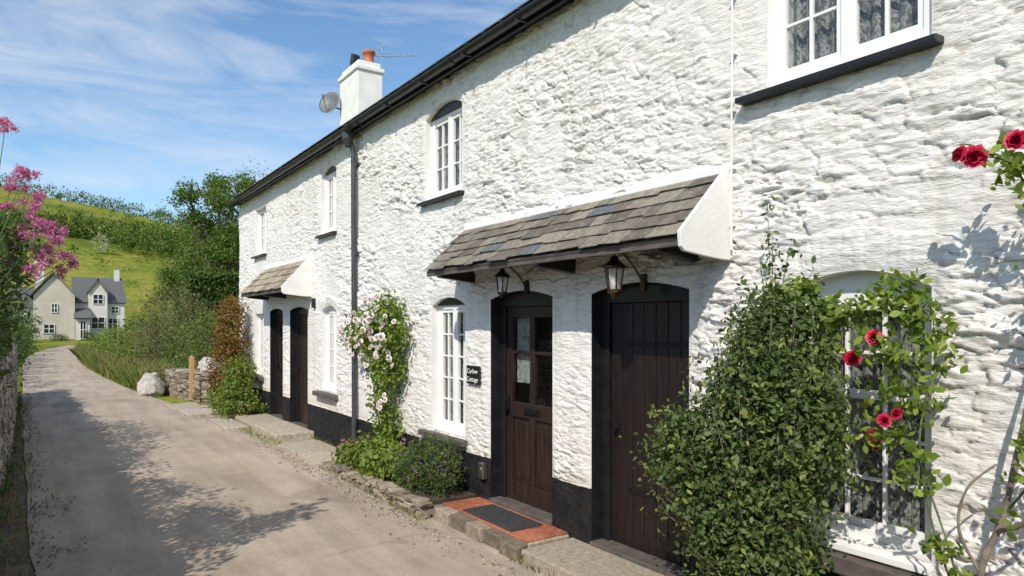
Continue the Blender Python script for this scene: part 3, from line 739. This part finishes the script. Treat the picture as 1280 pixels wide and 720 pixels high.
def roses(name,items,mat,parent):
    a=Acc()
    for c,r,dirn in items:
        q=Vector(dirn).normalized().to_track_quat('Z','Y'); c=Vector(c)
        for ring,(np_,rad,op) in enumerate(((3,.30,.1),(5,.55,.35),(6,.85,.75),(6,1.0,1.15))):
            for i in range(np_):
                t=2*math.pi*(i/np_)+ring*.6+random.uniform(-.2,.2); vs=[]; W=.62*r*(.6+.4*rad)
                for u in (0,.5,1.):
                    for w in (-1,-.4,.4,1):
                        rr=r*rad*(math.sin(op)*u+.12); hh=r*(math.cos(op)*u*.9*(1.1-.2*ring))+(-.12*r*abs(w)*u)
                        wd=W*w*math.sin(.5+u*1.7); 
                        p=Vector((rr*math.cos(t)-wd*math.sin(t),rr*math.sin(t)+wd*math.cos(t),hh+.1*r*w*w))
                        vs.append(c+q@(p+Vector([random.uniform(-.06,.06)*r for _ in range(3)])))
                fs=[(k*4+j,k*4+j+1,k*4+j+5,k*4+j+4) for k in range(2) for j in range(3)]
                a.add(vs,fs,min(1,max(0,.25+.2*ring+random.uniform(-.25,.25))))
    return a.make(name,mat,parent,smooth=True)

# big bush by the plank door
eb=empty('evergreen_shrub')
bl=[(3.10,2.24,.35,.24,.28,.40),(3.04,2.36,.80,.27,.35,.30),(3.06,2.18,.75,.26,.30,.40),(3.05,2.34,1.13,.29,.42,.32),(3.12,2.20,1.48,.25,.33,.26),(3.17,2.12,1.74,.18,.23,.22),(3.03,2.66,1.05,.20,.22,.22),(3.12,2.02,1.25,.24,.26,.35),(3.2,2.32,1.7,.12,.14,.2)]
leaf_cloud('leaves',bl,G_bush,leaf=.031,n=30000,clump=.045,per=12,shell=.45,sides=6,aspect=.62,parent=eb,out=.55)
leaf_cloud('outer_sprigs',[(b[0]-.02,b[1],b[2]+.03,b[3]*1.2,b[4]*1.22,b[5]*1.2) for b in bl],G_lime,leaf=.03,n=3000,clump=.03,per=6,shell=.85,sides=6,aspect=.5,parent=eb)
a=Acc()
for i in range(90):
    b_=random.choice(bl); d=Vector((random.uniform(-1,.4),random.uniform(-1,1),random.uniform(-.4,1))).normalized()
    e=Vector(b_[:3])+Vector((d.x*b_[3],d.y*b_[4],d.z*b_[5]))*1.25; s=Vector((3.12+random.uniform(-.08,.08),2.26+random.uniform(-.12,.12),0)); mdl=s.lerp(e,.55)+Vector((.05,0,.12))
    a.tube([s,mdl,e],.007,.0015,5)
a.make('branches',M_gstem,eb)
def smooth_path(pts,n=5):
    P=[Vector(p) for p in pts]; P=[P[0]]+P+[P[-1]]; out=[]
    for i in range(1,len(P)-2):
        for k in range(n):
            t=k/n; out.append(.5*((2*P[i])+(-P[i-1]+P[i+1])*t+(2*P[i-1]-5*P[i]+4*P[i+1]-P[i+2])*t*t+(-P[i-1]+3*P[i]-3*P[i+1]+P[i+2])*t**3))
    out.append(P[-1]); return out
a=Acc(); bl2=[]
for (y,z) in ((2.22,2.28),(2.25,2.45),(2.12,2.2),(2.38,2.02),(1.98,2.08),(2.30,2.15),(2.48,1.85),(1.9,1.9),(2.62,1.55)):
    a.tube(smooth_path([(3.2,2.2,1.5),(3.22,(2.25+y)/2,(1.65+z)/2),(3.2,y,z)],3),.004,.0015,5)
    for k in range(5): bl2.append((3.21,2.2+(y-2.2)*(.4+.6*k/4),1.6+(z-1.6)*(.4+.6*k/4),.03,.035,.05))
a.make('top_twigs',M_gstem,eb); leaf_cloud('top_leaves',bl2,G_bush,leaf=.034,n=420,clump=.02,per=4,shell=.5,sides=6,aspect=.6,parent=eb)

# red climbing rose
rr=empty('red_climbing_rose'); a=Acc(); g=Acc()
def wob(p0,p1,n=7,am=.03):
    p0=Vector(p0);p1=Vector(p1); return [p0.lerp(p1,i/n)+(Vector([random.uniform(-am,am) for _ in range(3)]) if 0<i<n else Vector()) for i in range(n+1)]
base=(3.28,1.27,.0)
g.pipe(smooth_path([base,(3.27,1.28,.5),(3.25,1.25,.80),(3.24,1.17,1.02),(3.26,1.10,1.45),(3.28,1.0,1.9)]),.019,.009,10)
g.pipe(smooth_path([(3.25,1.26,.75),(3.22,1.33,.92),(3.22,1.30,1.1),(3.25,1.20,1.22)]),.008,.004,8)
g.pipe(smooth_path([(3.24,1.19,.95),(3.20,1.10,1.0),(3.16,1.0,1.12),(3.14,.9,1.3)]),.012,.006,8)
stems=[[(3.27,1.28,.3),(3.22,1.36,.8),(3.2,1.50,1.24),(3.22,1.62,1.6),(3.25,1.78,1.9)],
[(3.27,1.28,.4),(3.2,1.42,.9),(3.18,1.47,1.3),(3.22,1.42,1.62),(3.28,1.46,1.82)],
[(3.25,1.78,1.9),(3.24,1.95,1.84),(3.22,2.12,1.66),(3.2,2.18,1.5)],
[(3.22,1.62,1.6),(3.22,1.55,1.75),(3.25,1.5,1.9),(3.27,1.6,2.0)],
[(3.2,1.50,1.24),(3.17,1.6,1.34),(3.15,1.68,1.27)],
[(3.28,1.0,1.9),(3.3,1.05,2.2),(3.25,1.15,2.45),(3.22,1.27,2.5)],[(3.28,1.0,1.9),(3.3,.9,2.3),(3.26,1.0,2.55)],
[(3.24,1.17,1.02),(3.2,1.05,1.2),(3.18,.98,1.35)],[(3.22,1.20,2.49),(3.2,1.28,2.55),(3.2,1.33,2.56)],[(3.24,1.95,1.84),(3.2,2.05,1.95),(3.18,2.2,1.98)]]
for s in stems: a.pipe(smooth_path(s),.006,.0025,6)
g.make('woody_stem',M_gstem,rr,smooth=True); a.make('green_stems',M_stem,rr,smooth=True)
lb=[]
for s in stems:
    for i in range(len(s)-1):
        for k in range(3):
            p=Vector(s[i]).lerp(Vector(s[i+1]),random.random()); lb.append((p.x-.02,p.y+random.uniform(-.05,.05),p.z+random.uniform(-.05,.05),.05,.05,.05))
lb=[b for b in lb if not(b[2]<1.1 and random.random()<.75) and not (b[2]>2.35 and b[1]>1.2)]
lb+=[(3.22,2.12,1.62,.08,.12,.1),(3.2,2.12,1.92,.08,.14,.07),(3.24,1.85,1.86,.08,.14,.07),(3.24,1.65,1.93,.08,.14,.07),(3.26,1.55,1.9,.06,.12,.08),(3.22,1.95,1.7,.07,.12,.08),(3.22,1.45,1.65,.06,.1,.1),(3.24,1.0,2.45,.06,.12,.1),(3.24,1.08,2.42,.05,.08,.06),(3.2,1.52,1.5,.05,.08,.08),(3.2,1.02,1.3,.06,.1,.1),(3.22,1.7,1.45,.05,.08,.08),(3.2,1.55,1.12,.05,.06,.05),(3.25,1.32,.72,.05,.06,.04)]
leaf_cloud('leaves',lb,G_rose,leaf=.042,n=2000,clump=.03,per=5,shell=.3,sides=6,aspect=.66,parent=rr,out=.4)
roses('blooms',[((3.20,1.68,1.735),.036,(-1,-.5,.3)),((3.19,1.78,1.635),.036,(-1,-.6,-.1)),((3.16,1.665,1.28),.038,(-1,-.1,-.3)),((3.15,1.61,1.36),.03,(-.8,-.8,.3)),((3.17,1.56,1.395),.028,(-1,.2,.5)),
 ((3.17,1.25,2.49),.046,(-1,-.2,.2)),((3.16,1.30,2.51),.034,(-.9,.4,.3)),((3.19,1.11,2.53),.040,(-1,-.3,.2)),((3.16,1.66,1.24),.028,(-1,.4,-.5))],P_red,rr)
# pale climbing rose
pr=empty('pink_climbing_rose'); a=Acc()
for i in range(9):
    yy=7.62+random.uniform(-.15,.15); a.tube(smooth_path(wob((3.40,yy,.1),(3.40,7.75+random.uniform(-.35,.35),1.3),4,.05)+[(3.36,7.9+random.uniform(-.6,.9),1.9)],3),.009,.003,6)
a.make('stems',M_stem,pr)
bl=[(3.32,8.0,1.75,.14,.5,.26),(3.30,7.6,1.6,.15,.4,.34),(3.32,7.45,1.98,.12,.28,.16),(3.33,8.45,1.62,.10,.35,.16),(3.30,7.5,1.25,.12,.28,.28),(3.33,7.6,.85,.10,.25,.25),(3.32,7.5,.5,.10,.25,.25),(3.35,7.25,1.7,.10,.22,.2),(3.35,7.3,1.35,.08,.15,.2)]
leaf_cloud('leaves',bl,G_rose,leaf=.048,n=5600,clump=.06,per=6,shell=.3,sides=6,aspect=.6,parent=pr)
it=[]
for i in range(75):
    b_=random.choice(bl[:4]+bl[7:]+bl[:2]+bl[:1]); it.append(((b_[0]-b_[3]*random.uniform(.9,1.4),b_[1]+random.uniform(-1,1)*b_[4],b_[2]+random.uniform(-.9,.9)*b_[5]),random.uniform(.024,.05),(-1,random.uniform(-.9,.3),random.uniform(-.3,.7))))
for i in range(6): it.append(((3.2,7.3+random.uniform(-.15,.15),.9+random.uniform(-.1,.1)),.03,(-1,-.4,.3)))
roses('blooms',it,P_pale,pr)
pp=empty('lavender_shrub'); leaf_cloud('leaves',[(3.18,6.05,.38,.26,.38,.32),(3.12,6.35,.30,.2,.25,.22)],G_bush,leaf=.038,n=8500,clump=.03,per=10,shell=.4,aspect=.3,parent=pp,tilt=.1,out=.2)
leaf_cloud('flower_tips',[(3.15,6.15,.42,.27,.42,.30)],P_purple,leaf=.02,n=260,clump=.012,per=4,shell=.9,parent=pp)
pp=empty('geranium_plant'); leaf_cloud('leaves',[(3.12,6.95,.27,.24,.38,.22),(3.12,7.45,.27,.22,.35,.2),(3.1,7.9,.2,.18,.25,.14)],G_yel,leaf=.045,n=7000,clump=.04,per=8,shell=.4,sides=6,aspect=.9,parent=pp)
leaf_cloud('flowers',[(3.08,7.75,.33,.2,.3,.12)],P_pink,leaf=.03,n=140,clump=.02,per=5,shell=.8,parent=pp)
leaf_cloud('red_flowers',[(3.05,8.0,.34,.1,.12,.08)],P_red,leaf=.035,n=40,clump=.02,per=5,shell=.8,parent=pp)
wd=np.array([(random.uniform(2.80,2.88),random.uniform(5.6,8.4),0.) for _ in range(300)]+[(random.uniform(2.7,2.95),random.uniform(10.2,14.5),0.) for _ in range(500)]+[(3.46,random.uniform(8.3,10.9),0.) for _ in range(150)]+[(2.95+random.uniform(-.04,.01),random.uniform(2.2,4.3),0.) for _ in range(120)])
grass('verge_weeds',wd,G_grass,h=.055,w=.004)

sb=empty('bronze_shrub'); leaf_cloud('leaves',[(3.05,14.6,.9,.34,.5,.7),(3.10,14.7,1.55,.32,.46,.6),(3.15,14.75,2.05,.22,.32,.35)],G_brown,leaf=.06,n=7000,clump=.06,per=10,shell=.5,parent=sb)
sb=empty('euonymus_shrub'); leaf_cloud('leaves',[(3.0,13.75,.40,.32,.42,.36),(3.1,13.85,.85,.28,.36,.32),(2.95,14.5,.35,.33,.4,.3),(3.2,13.6,.22,.28,.35,.22)],G_yel,leaf=.05,n=7500,clump=.05,per=10,shell=.5,sides=6,aspect=.6,parent=sb)
leaf_cloud('pink_flowers',[(3.0,13.4,.22,.2,.3,.15)],P_pink,leaf=.03,n=60,clump=.02,per=4,shell=.8,parent=sb)

# left hedge and valerian
hd=empty('hedge')
bl=[]
for y in np.arange(-5,12.6,.7):
    h=2.6+.3*math.sin(y*1.3)+.25*random.uniform(-1,1); bl.append((-1.05+random.uniform(-.1,.05),y,h-.6,.50,.6,.65)); bl.append((-1.3,y+.3,1.2,.4,.5,.8))
for y in np.arange(12.8,21,.9): bl.append((-1.05,y,1.45,.36,.6,.35+.1*random.random()))
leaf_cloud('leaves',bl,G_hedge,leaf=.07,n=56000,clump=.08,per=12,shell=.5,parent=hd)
a=Acc(); a.box(-1.35,-.95,-5,12.4,0,1.95); a.make('shadow_block',M_soil,hd)  # solid block added out of sight in the leaves to thicken the lane shadow
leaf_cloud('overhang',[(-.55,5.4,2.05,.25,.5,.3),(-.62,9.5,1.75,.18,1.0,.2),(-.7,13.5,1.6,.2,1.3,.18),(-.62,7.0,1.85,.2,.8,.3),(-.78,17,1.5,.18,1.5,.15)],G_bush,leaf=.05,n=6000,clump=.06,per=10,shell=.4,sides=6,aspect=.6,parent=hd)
bl=[(-1.4+random.uniform(-.3,.2),y,.75,.7,1.3,.75+.3*random.random()) for y in np.arange(21,46,1.5)]
bl+=[(-1.2,48,1.1,.9,2,1.2),(-1.5,54,1.5,1.4,2.5,1.6),(-2.8,60,2,2,3,2.2),(-2.0,66,1.5,1.6,2.5,1.6)]
hd2=empty('hedge'); leaf_cloud('leaves',bl,G_hedge,leaf=.14,n=14000,clump=.16,per=10,shell=.5,parent=hd2)
va=empty('valerian_plant'); a=Acc()
pts=[(10,152),(3,162),(30,212),(14,228),(38,222),(45,262),(58,275),(50,288),(70,296),(35,296),(60,312),(78,312),(44,245),(22,320),(44,335),(66,330),(30,262),(25,285),(86,318),(40,310),(54,300),(64,284),(34,240),(18,300),(72,285),(50,322),(12,250)]
heads=[(-.183+(p-10)*.00397+random.uniform(-.02,.02), 5+random.uniform(-.25,.25), 1.8+(405-q)*.00475) for p,q in pts]
for h in heads:
    s=Vector((-.5+random.uniform(-.05,.1),h[1]+random.uniform(-.2,.2),1.55)); a.tube(smooth_path([s,Vector((-.28,h[1],(1.5+h[2])/2)),Vector(h)-Vector((0,0,.03))],3),.004,.002,5)
a.make('stems',M_stem,va)
leaf_cloud('flowers',[(h[0]+random.uniform(-.04,.04),h[1]+random.uniform(-.03,.03),h[2]+random.uniform(-.06,.03),.026,.03,.024) for h in heads for _ in (0,1,2)],P_pink,leaf=.012,n=8500,clump=.010,per=8,shell=.3,sides=4,aspect=.8,parent=va)
leaf_cloud('leaves',[(-.28,5,1.95,.16,.4,.3),(-.2,5,2.25,.12,.35,.2),(-.34,5.4,1.7,.15,.5,.3)],G_bush,leaf=.06,n=1800,clump=.04,per=6,shell=.2,sides=6,aspect=.45,parent=va)
wd=np.array([(random.uniform(-.42,-.10)*1.0,random.uniform(2,20),0.) for _ in range(1100)])
wd[:,0]-=np.clip(wd[:,1]-8,0,12)*.014
grass('verge_grass',wd,G_grass,h=.08,w=.004)
leaf_cloud('verge_plants',[(-.38-.012*max(0,y-8),y,.06,.07,.2,.09) for y in np.arange(2.5,20,1.3)],G_bush,leaf=.04,n=1800,clump=.04,per=8,shell=.2,sides=6,aspect=.6)

def edgeR(y): return np.interp(y,[12,17,22,29,36,42,50,60],[2.78,2.35,1.85,1.5,1.32,1.35,1.75,2.7])
n=17000; yy=rng.uniform(19.5,50,n); xx=edgeR(yy)+.05+rng.random(n)**1.3*1.9
sc=np.stack([xx,yy,np.zeros(n)],1); grass('roadside_grass',sc,G_grass,h=.5,w=.012)
leaf_cloud('wildflowers',[(edgeR(y)+.7,y,.5,.5,.6,.2) for y in np.arange(20,36,1.0)],P_pink,leaf=.05,n=500,clump=.05,per=4,shell=.3)
def shrub(name,bl,mat,leaf,n,clump,**k):
    e=empty(name); leaf_cloud('leaves',bl,mat,leaf=leaf,n=n,clump=clump,parent=e,**k)
    a=Acc()
    for b_ in bl:
        for i in range(5): 
            a.tube([(b_[0]+random.uniform(-.1,.1),b_[1],0),(b_[0]+random.uniform(-.5,.5)*b_[3],b_[1]+random.uniform(-.5,.5)*b_[4],b_[2]),(b_[0]+random.uniform(-.9,.9)*b_[3],b_[1]+random.uniform(-.9,.9)*b_[4],b_[2]+.8*b_[5])],.03,.008,5)
    a.make('branches',M_bark,e)
shrub('lime_shrub',[(3.9,28,1.8,1.2,1.4,1.6),(3.2,27.5,1.1,.8,1.2,1.0),(4.6,27,1.3,1.0,1.2,1.3)],G_sparse,.12,10000,.10,per=8,shell=.6,aspect=.22)
shrub('roadside_shrub',[(2.7,31,.9,.9,1.6,.75),(2.6,34,.8,.9,1.6,.7),(2.8,38,.9,1.0,2.,.8),(3.3,30,.8,.8,1.5,.8)],G_yel,.10,8000,.12,per=10,shell=.5)
shrub('garden_shrub',[(4.2,22.5,1.1,.9,1.3,1.1),(4.9,21,1.2,.9,1.2,1.3),(3.7,24,.9,.7,1.1,.9),(3.5,20.6,.6,.6,.7,.6),(4.6,19,1.0,.8,.9,1.0)],G_wood,.08,13000,.1,per=10,shell=.5)
e=empty('clipped_hedge'); m_=11000; fc=rng.integers(0,3,m_); P=np.stack([rng.uniform(4.9,7.2,m_),rng.uniform(31,34,m_),rng.uniform(0,3.85,m_)],1)
P[fc==0,1]=31+rng.normal(size=(fc==0).sum())*.06; P[fc==1,0]=4.9+rng.normal(size=(fc==1).sum())*.06; P[fc==2,2]=3.85+rng.normal(size=(fc==2).sum())*.07
nn=rng.normal(size=(m_,3)); nn/=np.linalg.norm(nn,axis=1)[:,None]; ax=np.cross(nn,rng.normal(size=(m_,3))); ax/=np.linalg.norm(ax,axis=1)[:,None]; sd=np.cross(nn,ax); s_=.08
V=np.stack([P-ax*s_,P+sd*s_*.7,P+ax*s_,P-sd*s_*.7],1).reshape(-1,3); np_mesh('leaves',V,np.arange(m_*4).reshape(-1,4),G_tree,e,rnd=rng.random(m_)*.7)
a=Acc(); a.box(5.0,7.1,31.1,33.9,0,3.75); a.make('core',M_soil,e)

def tree(name,base,h,cr,mat,leaf,n,clump,nb=9,seed=1,shell=.5,dens=10,spread=1.):
    random.seed(seed); e=empty(name); a=Acc(); b0=Vector(base); top=b0+Vector((random.uniform(-.4,.4),random.uniform(-.4,.4),h*.62))
    a.tube([b0,b0.lerp(top,.5)+Vector((.15,.1,0)),top],h*.026,h*.012,9); bl=[]
    for i in range(nb):
        s=b0.lerp(top,.35+.65*i/nb); ang=i*2.4+random.uniform(-.4,.4); L_=cr*random.uniform(.55,.95)*spread
        en=s+Vector((math.cos(ang)*L_,math.sin(ang)*L_,h*random.uniform(.12,.34)))
        if en.z>b0.z+h*.9: en.z=b0.z+h*.9
        md=s.lerp(en,.5)+Vector((0,0,.3)); a.tube([s,md,en],h*.010,h*.003,6)
        for k in range(3):
            t2=en+Vector((random.uniform(-1,1),random.uniform(-1,1),random.uniform(-.3,1)))*cr*.3; a.tube([md.lerp(en,.4),t2],h*.004,h*.0015,5)
            bl.append((t2.x,t2.y,t2.z,cr*.30,cr*.30,cr*.22))
        bl.append((en.x,en.y,en.z,cr*.36,cr*.36,cr*.26))
    bl.append((top.x,top.y,b0.z+h*.86,cr*.4,cr*.4,h*.12))
    a.make('trunk_and_limbs',M_bark,e); leaf_cloud('crown',bl,mat,leaf=leaf,n=n,clump=clump,per=dens,shell=shell,parent=e); random.seed(seed+100)
tree('sycamore_tree',(9.3,48,0),12.2,2.5,G_tree,.19,14000,.20,12,5)
tree('sycamore_tree',(10.8,47,0),9.2,2.3,G_tree,.19,9000,.20,10,9)
tree('ash_tree',(12.2,49,0),13.8,3.2,G_sparse,.14,5200,.16,15,13,.3,6,1.25)
tree('sycamore_tree',(8.6,52,0),7.4,2.0,G_wood,.19,7000,.2,9,21)
tree('ash_tree',(14.2,53,0),13.2,2.8,G_sparse,.15,4200,.17,12,33,.3,7,1.1)
shrub('woodland_shrub',[(9.1,45,2.0,1.6,2,2.2),(10.6,44,2.5,1.8,2,2.6),(8.2,47,1.6,1.3,2,1.6),(12.5,46,3.2,2.3,2,3.2),(10.4,52,3.6,2.0,2,3.0),(12.5,52,5.2,2.4,2,3.6)],G_wood,.2,15000,.22,per=10,shell=.5)
shrub('gorse_shrub',[(9.8,60,2.8,1.4,1.6,1.8),(11.4,62,3.2,1.6,1.6,1.9),(8.2,58,1.4,1.1,1.5,1.2)],G_lime,.2,6000,.22,per=10,shell=.5)
shrub('roadside_shrub',[(4.8,46,1.1,1.2,3,1.1),(5.6,54,1.2,1.3,3,1.2),(8.2,66,1.4,1.4,3,1.5),(10.6,72,1.8,1.8,2.5,2.0),(5.8,40,1.3,1.3,2.5,1.4),(12.5,83,2.2,2.0,2.5,2.4),(15,86,3.0,2.2,2.5,3.0)],G_wood,.2,13000,.22,per=10,shell=.5)
def onhill(x,y,dz=0): return float(terrain_h(np.array([float(x)]),np.array([float(y)]))[0])+dz
bl=[]
for i in range(150):
    x=-45+i*1.05; bl.append((x,241+random.uniform(-1,1),onhill(x,241,1.2),1.3,1.6,2.2+random.random()*1.1))
for i in range(80):
    t=i/79; x=-18+t*60; y=172-t*24+random.uniform(-2,2); k=random.uniform(1.5,2.6) if t<.35 else 2.9; bl.append((x,y,onhill(x,y,k*.7),1.6+k*.4,2,k*random.uniform(.8,1.3)))
for (x,y,r) in ((14,148,3.6),(17.5,146,4),(21,149,4.4),(25,146,4.4),(30,146,5),(36,147,5),(42,150,5.5),(12,154,2.8),(19,139,2.6),(24,136,3.4),(29,132,3.6),(34,130,4.5),(4,160,2.6),(-3,162,2.6),(15.5,116,1.8),(17.0,113,2.2),(22,125,3.4),(26,121,4),(20,108,2.8),(24,106,3.4),(13.5,104,1.6),(12,100,1.3),(32,118,4.5),(8,131,1.3),(2,180,2.5),(9,190,1.5),(18,200,2.0),(-6,150,2.2),(30,190,4),(36,185,4.5),(26,205,3.5)):
    bl.append((x,y,onhill(x,y,r*.75),r*.95,r*.9,r*.9))
for i in range(90):
    x=random.uniform(-12,30); y=random.uniform(98,230); r=random.uniform(.3,1.0); bl.append((x,y,onhill(x,y,r*.5),r,r,r))
leaf_cloud('distant_trees',bl,G_tree,leaf=.5,n=62000,clump=.42,per=10,shell=.55,flat=1)
leaf_cloud('distant_hawthorn_blossom',[(8.2,143,onhill(8.2,143,2),1.4,1.4,1.6)],leafmat('hawthorn_blossom',[(0,(.2,.22,.12)),(1,(.55,.52,.45))]),leaf=.3,n=500,clump=.2,per=5,shell=.6,flat=1)

# ------------------------------------------------------------ distant cottages
fh=empty('distant_cottage')
M_fr=simple('cream_render',(.50,.455,.38),.85,0,.12,1,6,.01); M_fw=simple('pale_render',(.60,.575,.52),.85,0,.12,1,6,.01)
def gable(a,x0,x1,y0,y1,ze,zr,r=None): a.prismY([(x0,0),(x0,ze),((x0+x1)/2,zr),(x1,ze),(x1,0)],y0,y1)
a=Acc(); gable(a,-1.0,2.5,83.5,92,4.7,6.9); a.make('gable_block',M_fr,fh)
a=Acc()
a.add([(-1.3,83.2,4.55),(.75,83.2,7.05),(.75,92,7.05),(-1.3,92,4.55)],[(0,1,2,3)]); a.add([(2.8,83.2,4.55),(.75,83.2,7.05),(.75,92,7.05),(2.8,92,4.55)],[(0,1,2,3)])
a.add([(2.3,84.8,4.1),(7.3,84.8,4.1),(7.1,87.8,6.9),(2.3,87.8,6.9)],[(0,1,2,3)])
a.add([(3.6,84.2,5.1),(4.6,84.2,6.6),(4.6,87.8,6.6),(3.6,87.8,5.1)],[(0,1,2,3)]); a.add([(5.6,84.2,5.1),(4.6,84.2,6.6),(4.6,87.8,6.6),(5.6,87.8,5.1)],[(0,1,2,3)])
a.add([(-3.6,86,3.4),(-1,86,3.4),(-1,88.5,5.6),(-3.6,88.5,5.6)],[(0,1,2,3)])
a.add([(2.4,82.6,2.3),(3.9,82.6,2.3),(3.9,84.5,3.3),(2.4,84.5,3.3)],[(0,1,2,3)])
ob=a.make('slate_roofs',M_roof,fh); s=ob.modifiers.new('s','SOLIDIFY'); s.thickness=.14
a=Acc(); a.box(2.5,7.1,85.1,90.5,0,4.15); gable(a,3.75,5.45,84.4,87.6,5.0,6.35); a.box(-3.5,-1.01,86.3,90,0,3.5); a.box(2.55,3.8,83.0,85.05,0,2.4); a.make('wing_walls',M_fw,fh)
a=Acc(); a.box(-.9,-.1,87,88,5.0,8.4); a.box(-.98,-.02,86.92,88.08,8.1,8.25); a.box(6.3,6.8,87.4,88,6.2,7.8); a.make('chimneys',M_fw,fh)
a=Acc(); w=Acc()
for (x,z,ww,hh,y) in ((.75,3.4,.5,.9,83.5),(.3,1.3,.9,.9,83.5),(4.6,4.4,.9,1.0,84.4),(4.6,1.9,1.2,1.2,84.4),(6.0,1.8,.9,1.2,85.1),(6.2,3.3,.7,.7,85.1),(3.2,1.2,.5,1.8,83.0),(-2.2,2.2,.8,.8,86.3)):
    a.box(x-ww/2,x+ww/2,y-.05,y-.02,z-hh/2,z+hh/2); 
    for q in (-1,0,1): w.box(x+q*ww/2-.03,x+q*ww/2+.03,y-.10,y-.052,z-hh/2,z+hh/2)
    for q in (-1,0,1): w.box(x-ww/2-.03,x+ww/2+.03,y-.095,y-.056,z+q*hh/2-.025,z+q*hh/2+.025)
a.make('window_glass_panes',M_black,fh); w.make('window_frames',M_white,fh)
shrub('cottage_garden_shrub',[(-2.5,80,1.0,1.2,1.2,1.1),(3.8,82.6,.5,.7,.5,.6),(6.4,82.5,.6,.9,.5,.7),(1.2,82.9,.4,.8,.4,.5)],G_tree,.18,2500,.15,per=8,shell=.5)

# ------------------------------------------------------------ world, sun, camera
el=math.radians(43); hx,hy=-.80,-.60
S=Vector((hx*math.cos(el),hy*math.cos(el),math.sin(el)))
w=bpy.data.worlds.new('World'); scene.world=w; w.use_nodes=True; t=w.node_tree
bg=t.nodes['Background']; sky=N(t,'ShaderNodeTexSky',sky_type='NISHITA'); sky.sun_disc=False; sky.sun_elevation=el
sky.sun_rotation=math.atan2(hx,hy)%(2*math.pi); sky.air_density=1.0; sky.dust_density=.5; sky.ozone_density=1.6
tc=N(t,'ShaderNodeTexCoord'); mp=N(t,'ShaderNodeMapping'); mp.inputs['Scale'].default_value=(.8,.7,3.6); mp.inputs['Rotation'].default_value=(0.12,-.16,.5)
L(t,tc.outputs['Generated'],mp.inputs['Vector'])
n1=noise(t,mp.outputs[0],1.5,9,.58,.7); n2=noise(t,mp.outputs[0],4.5,9,.66,1.5)
cm=ramp(t,math_(t,'ADD',math_(t,'MULTIPLY',n1,.68),math_(t,'MULTIPLY',n2,.32)),[(.43,0.),(.52,.28),(.60,.55),(.72,.95)])
blue=mix(t,1,sky.outputs[0],(1.05,1.26,1.36),'MULTIPLY')
L(t,mix(t,cm,blue,(7.0,7.3,7.7)),bg.inputs['Color']); bg.inputs['Strength'].default_value=.125
sd=bpy.data.lights.new('sun','SUN'); sd.energy=4.5; sd.angle=math.radians(.5); sd.color=(1,.93,.83)
so=bpy.data.objects.new('sun',sd); link(so); so.rotation_euler=S.to_track_quat('Z','Y').to_euler()
cd=bpy.data.cameras.new('camera'); cd.lens=24; cd.sensor_width=36; cd.shift_y=.035; cd.clip_end=5000; cd.clip_start=.05
co=bpy.data.objects.new('camera',cd); link(co); co.location=(0,0,1.8); co.rotation_euler=(math.pi/2,0,-math.radians(34.35)); scene.camera=co
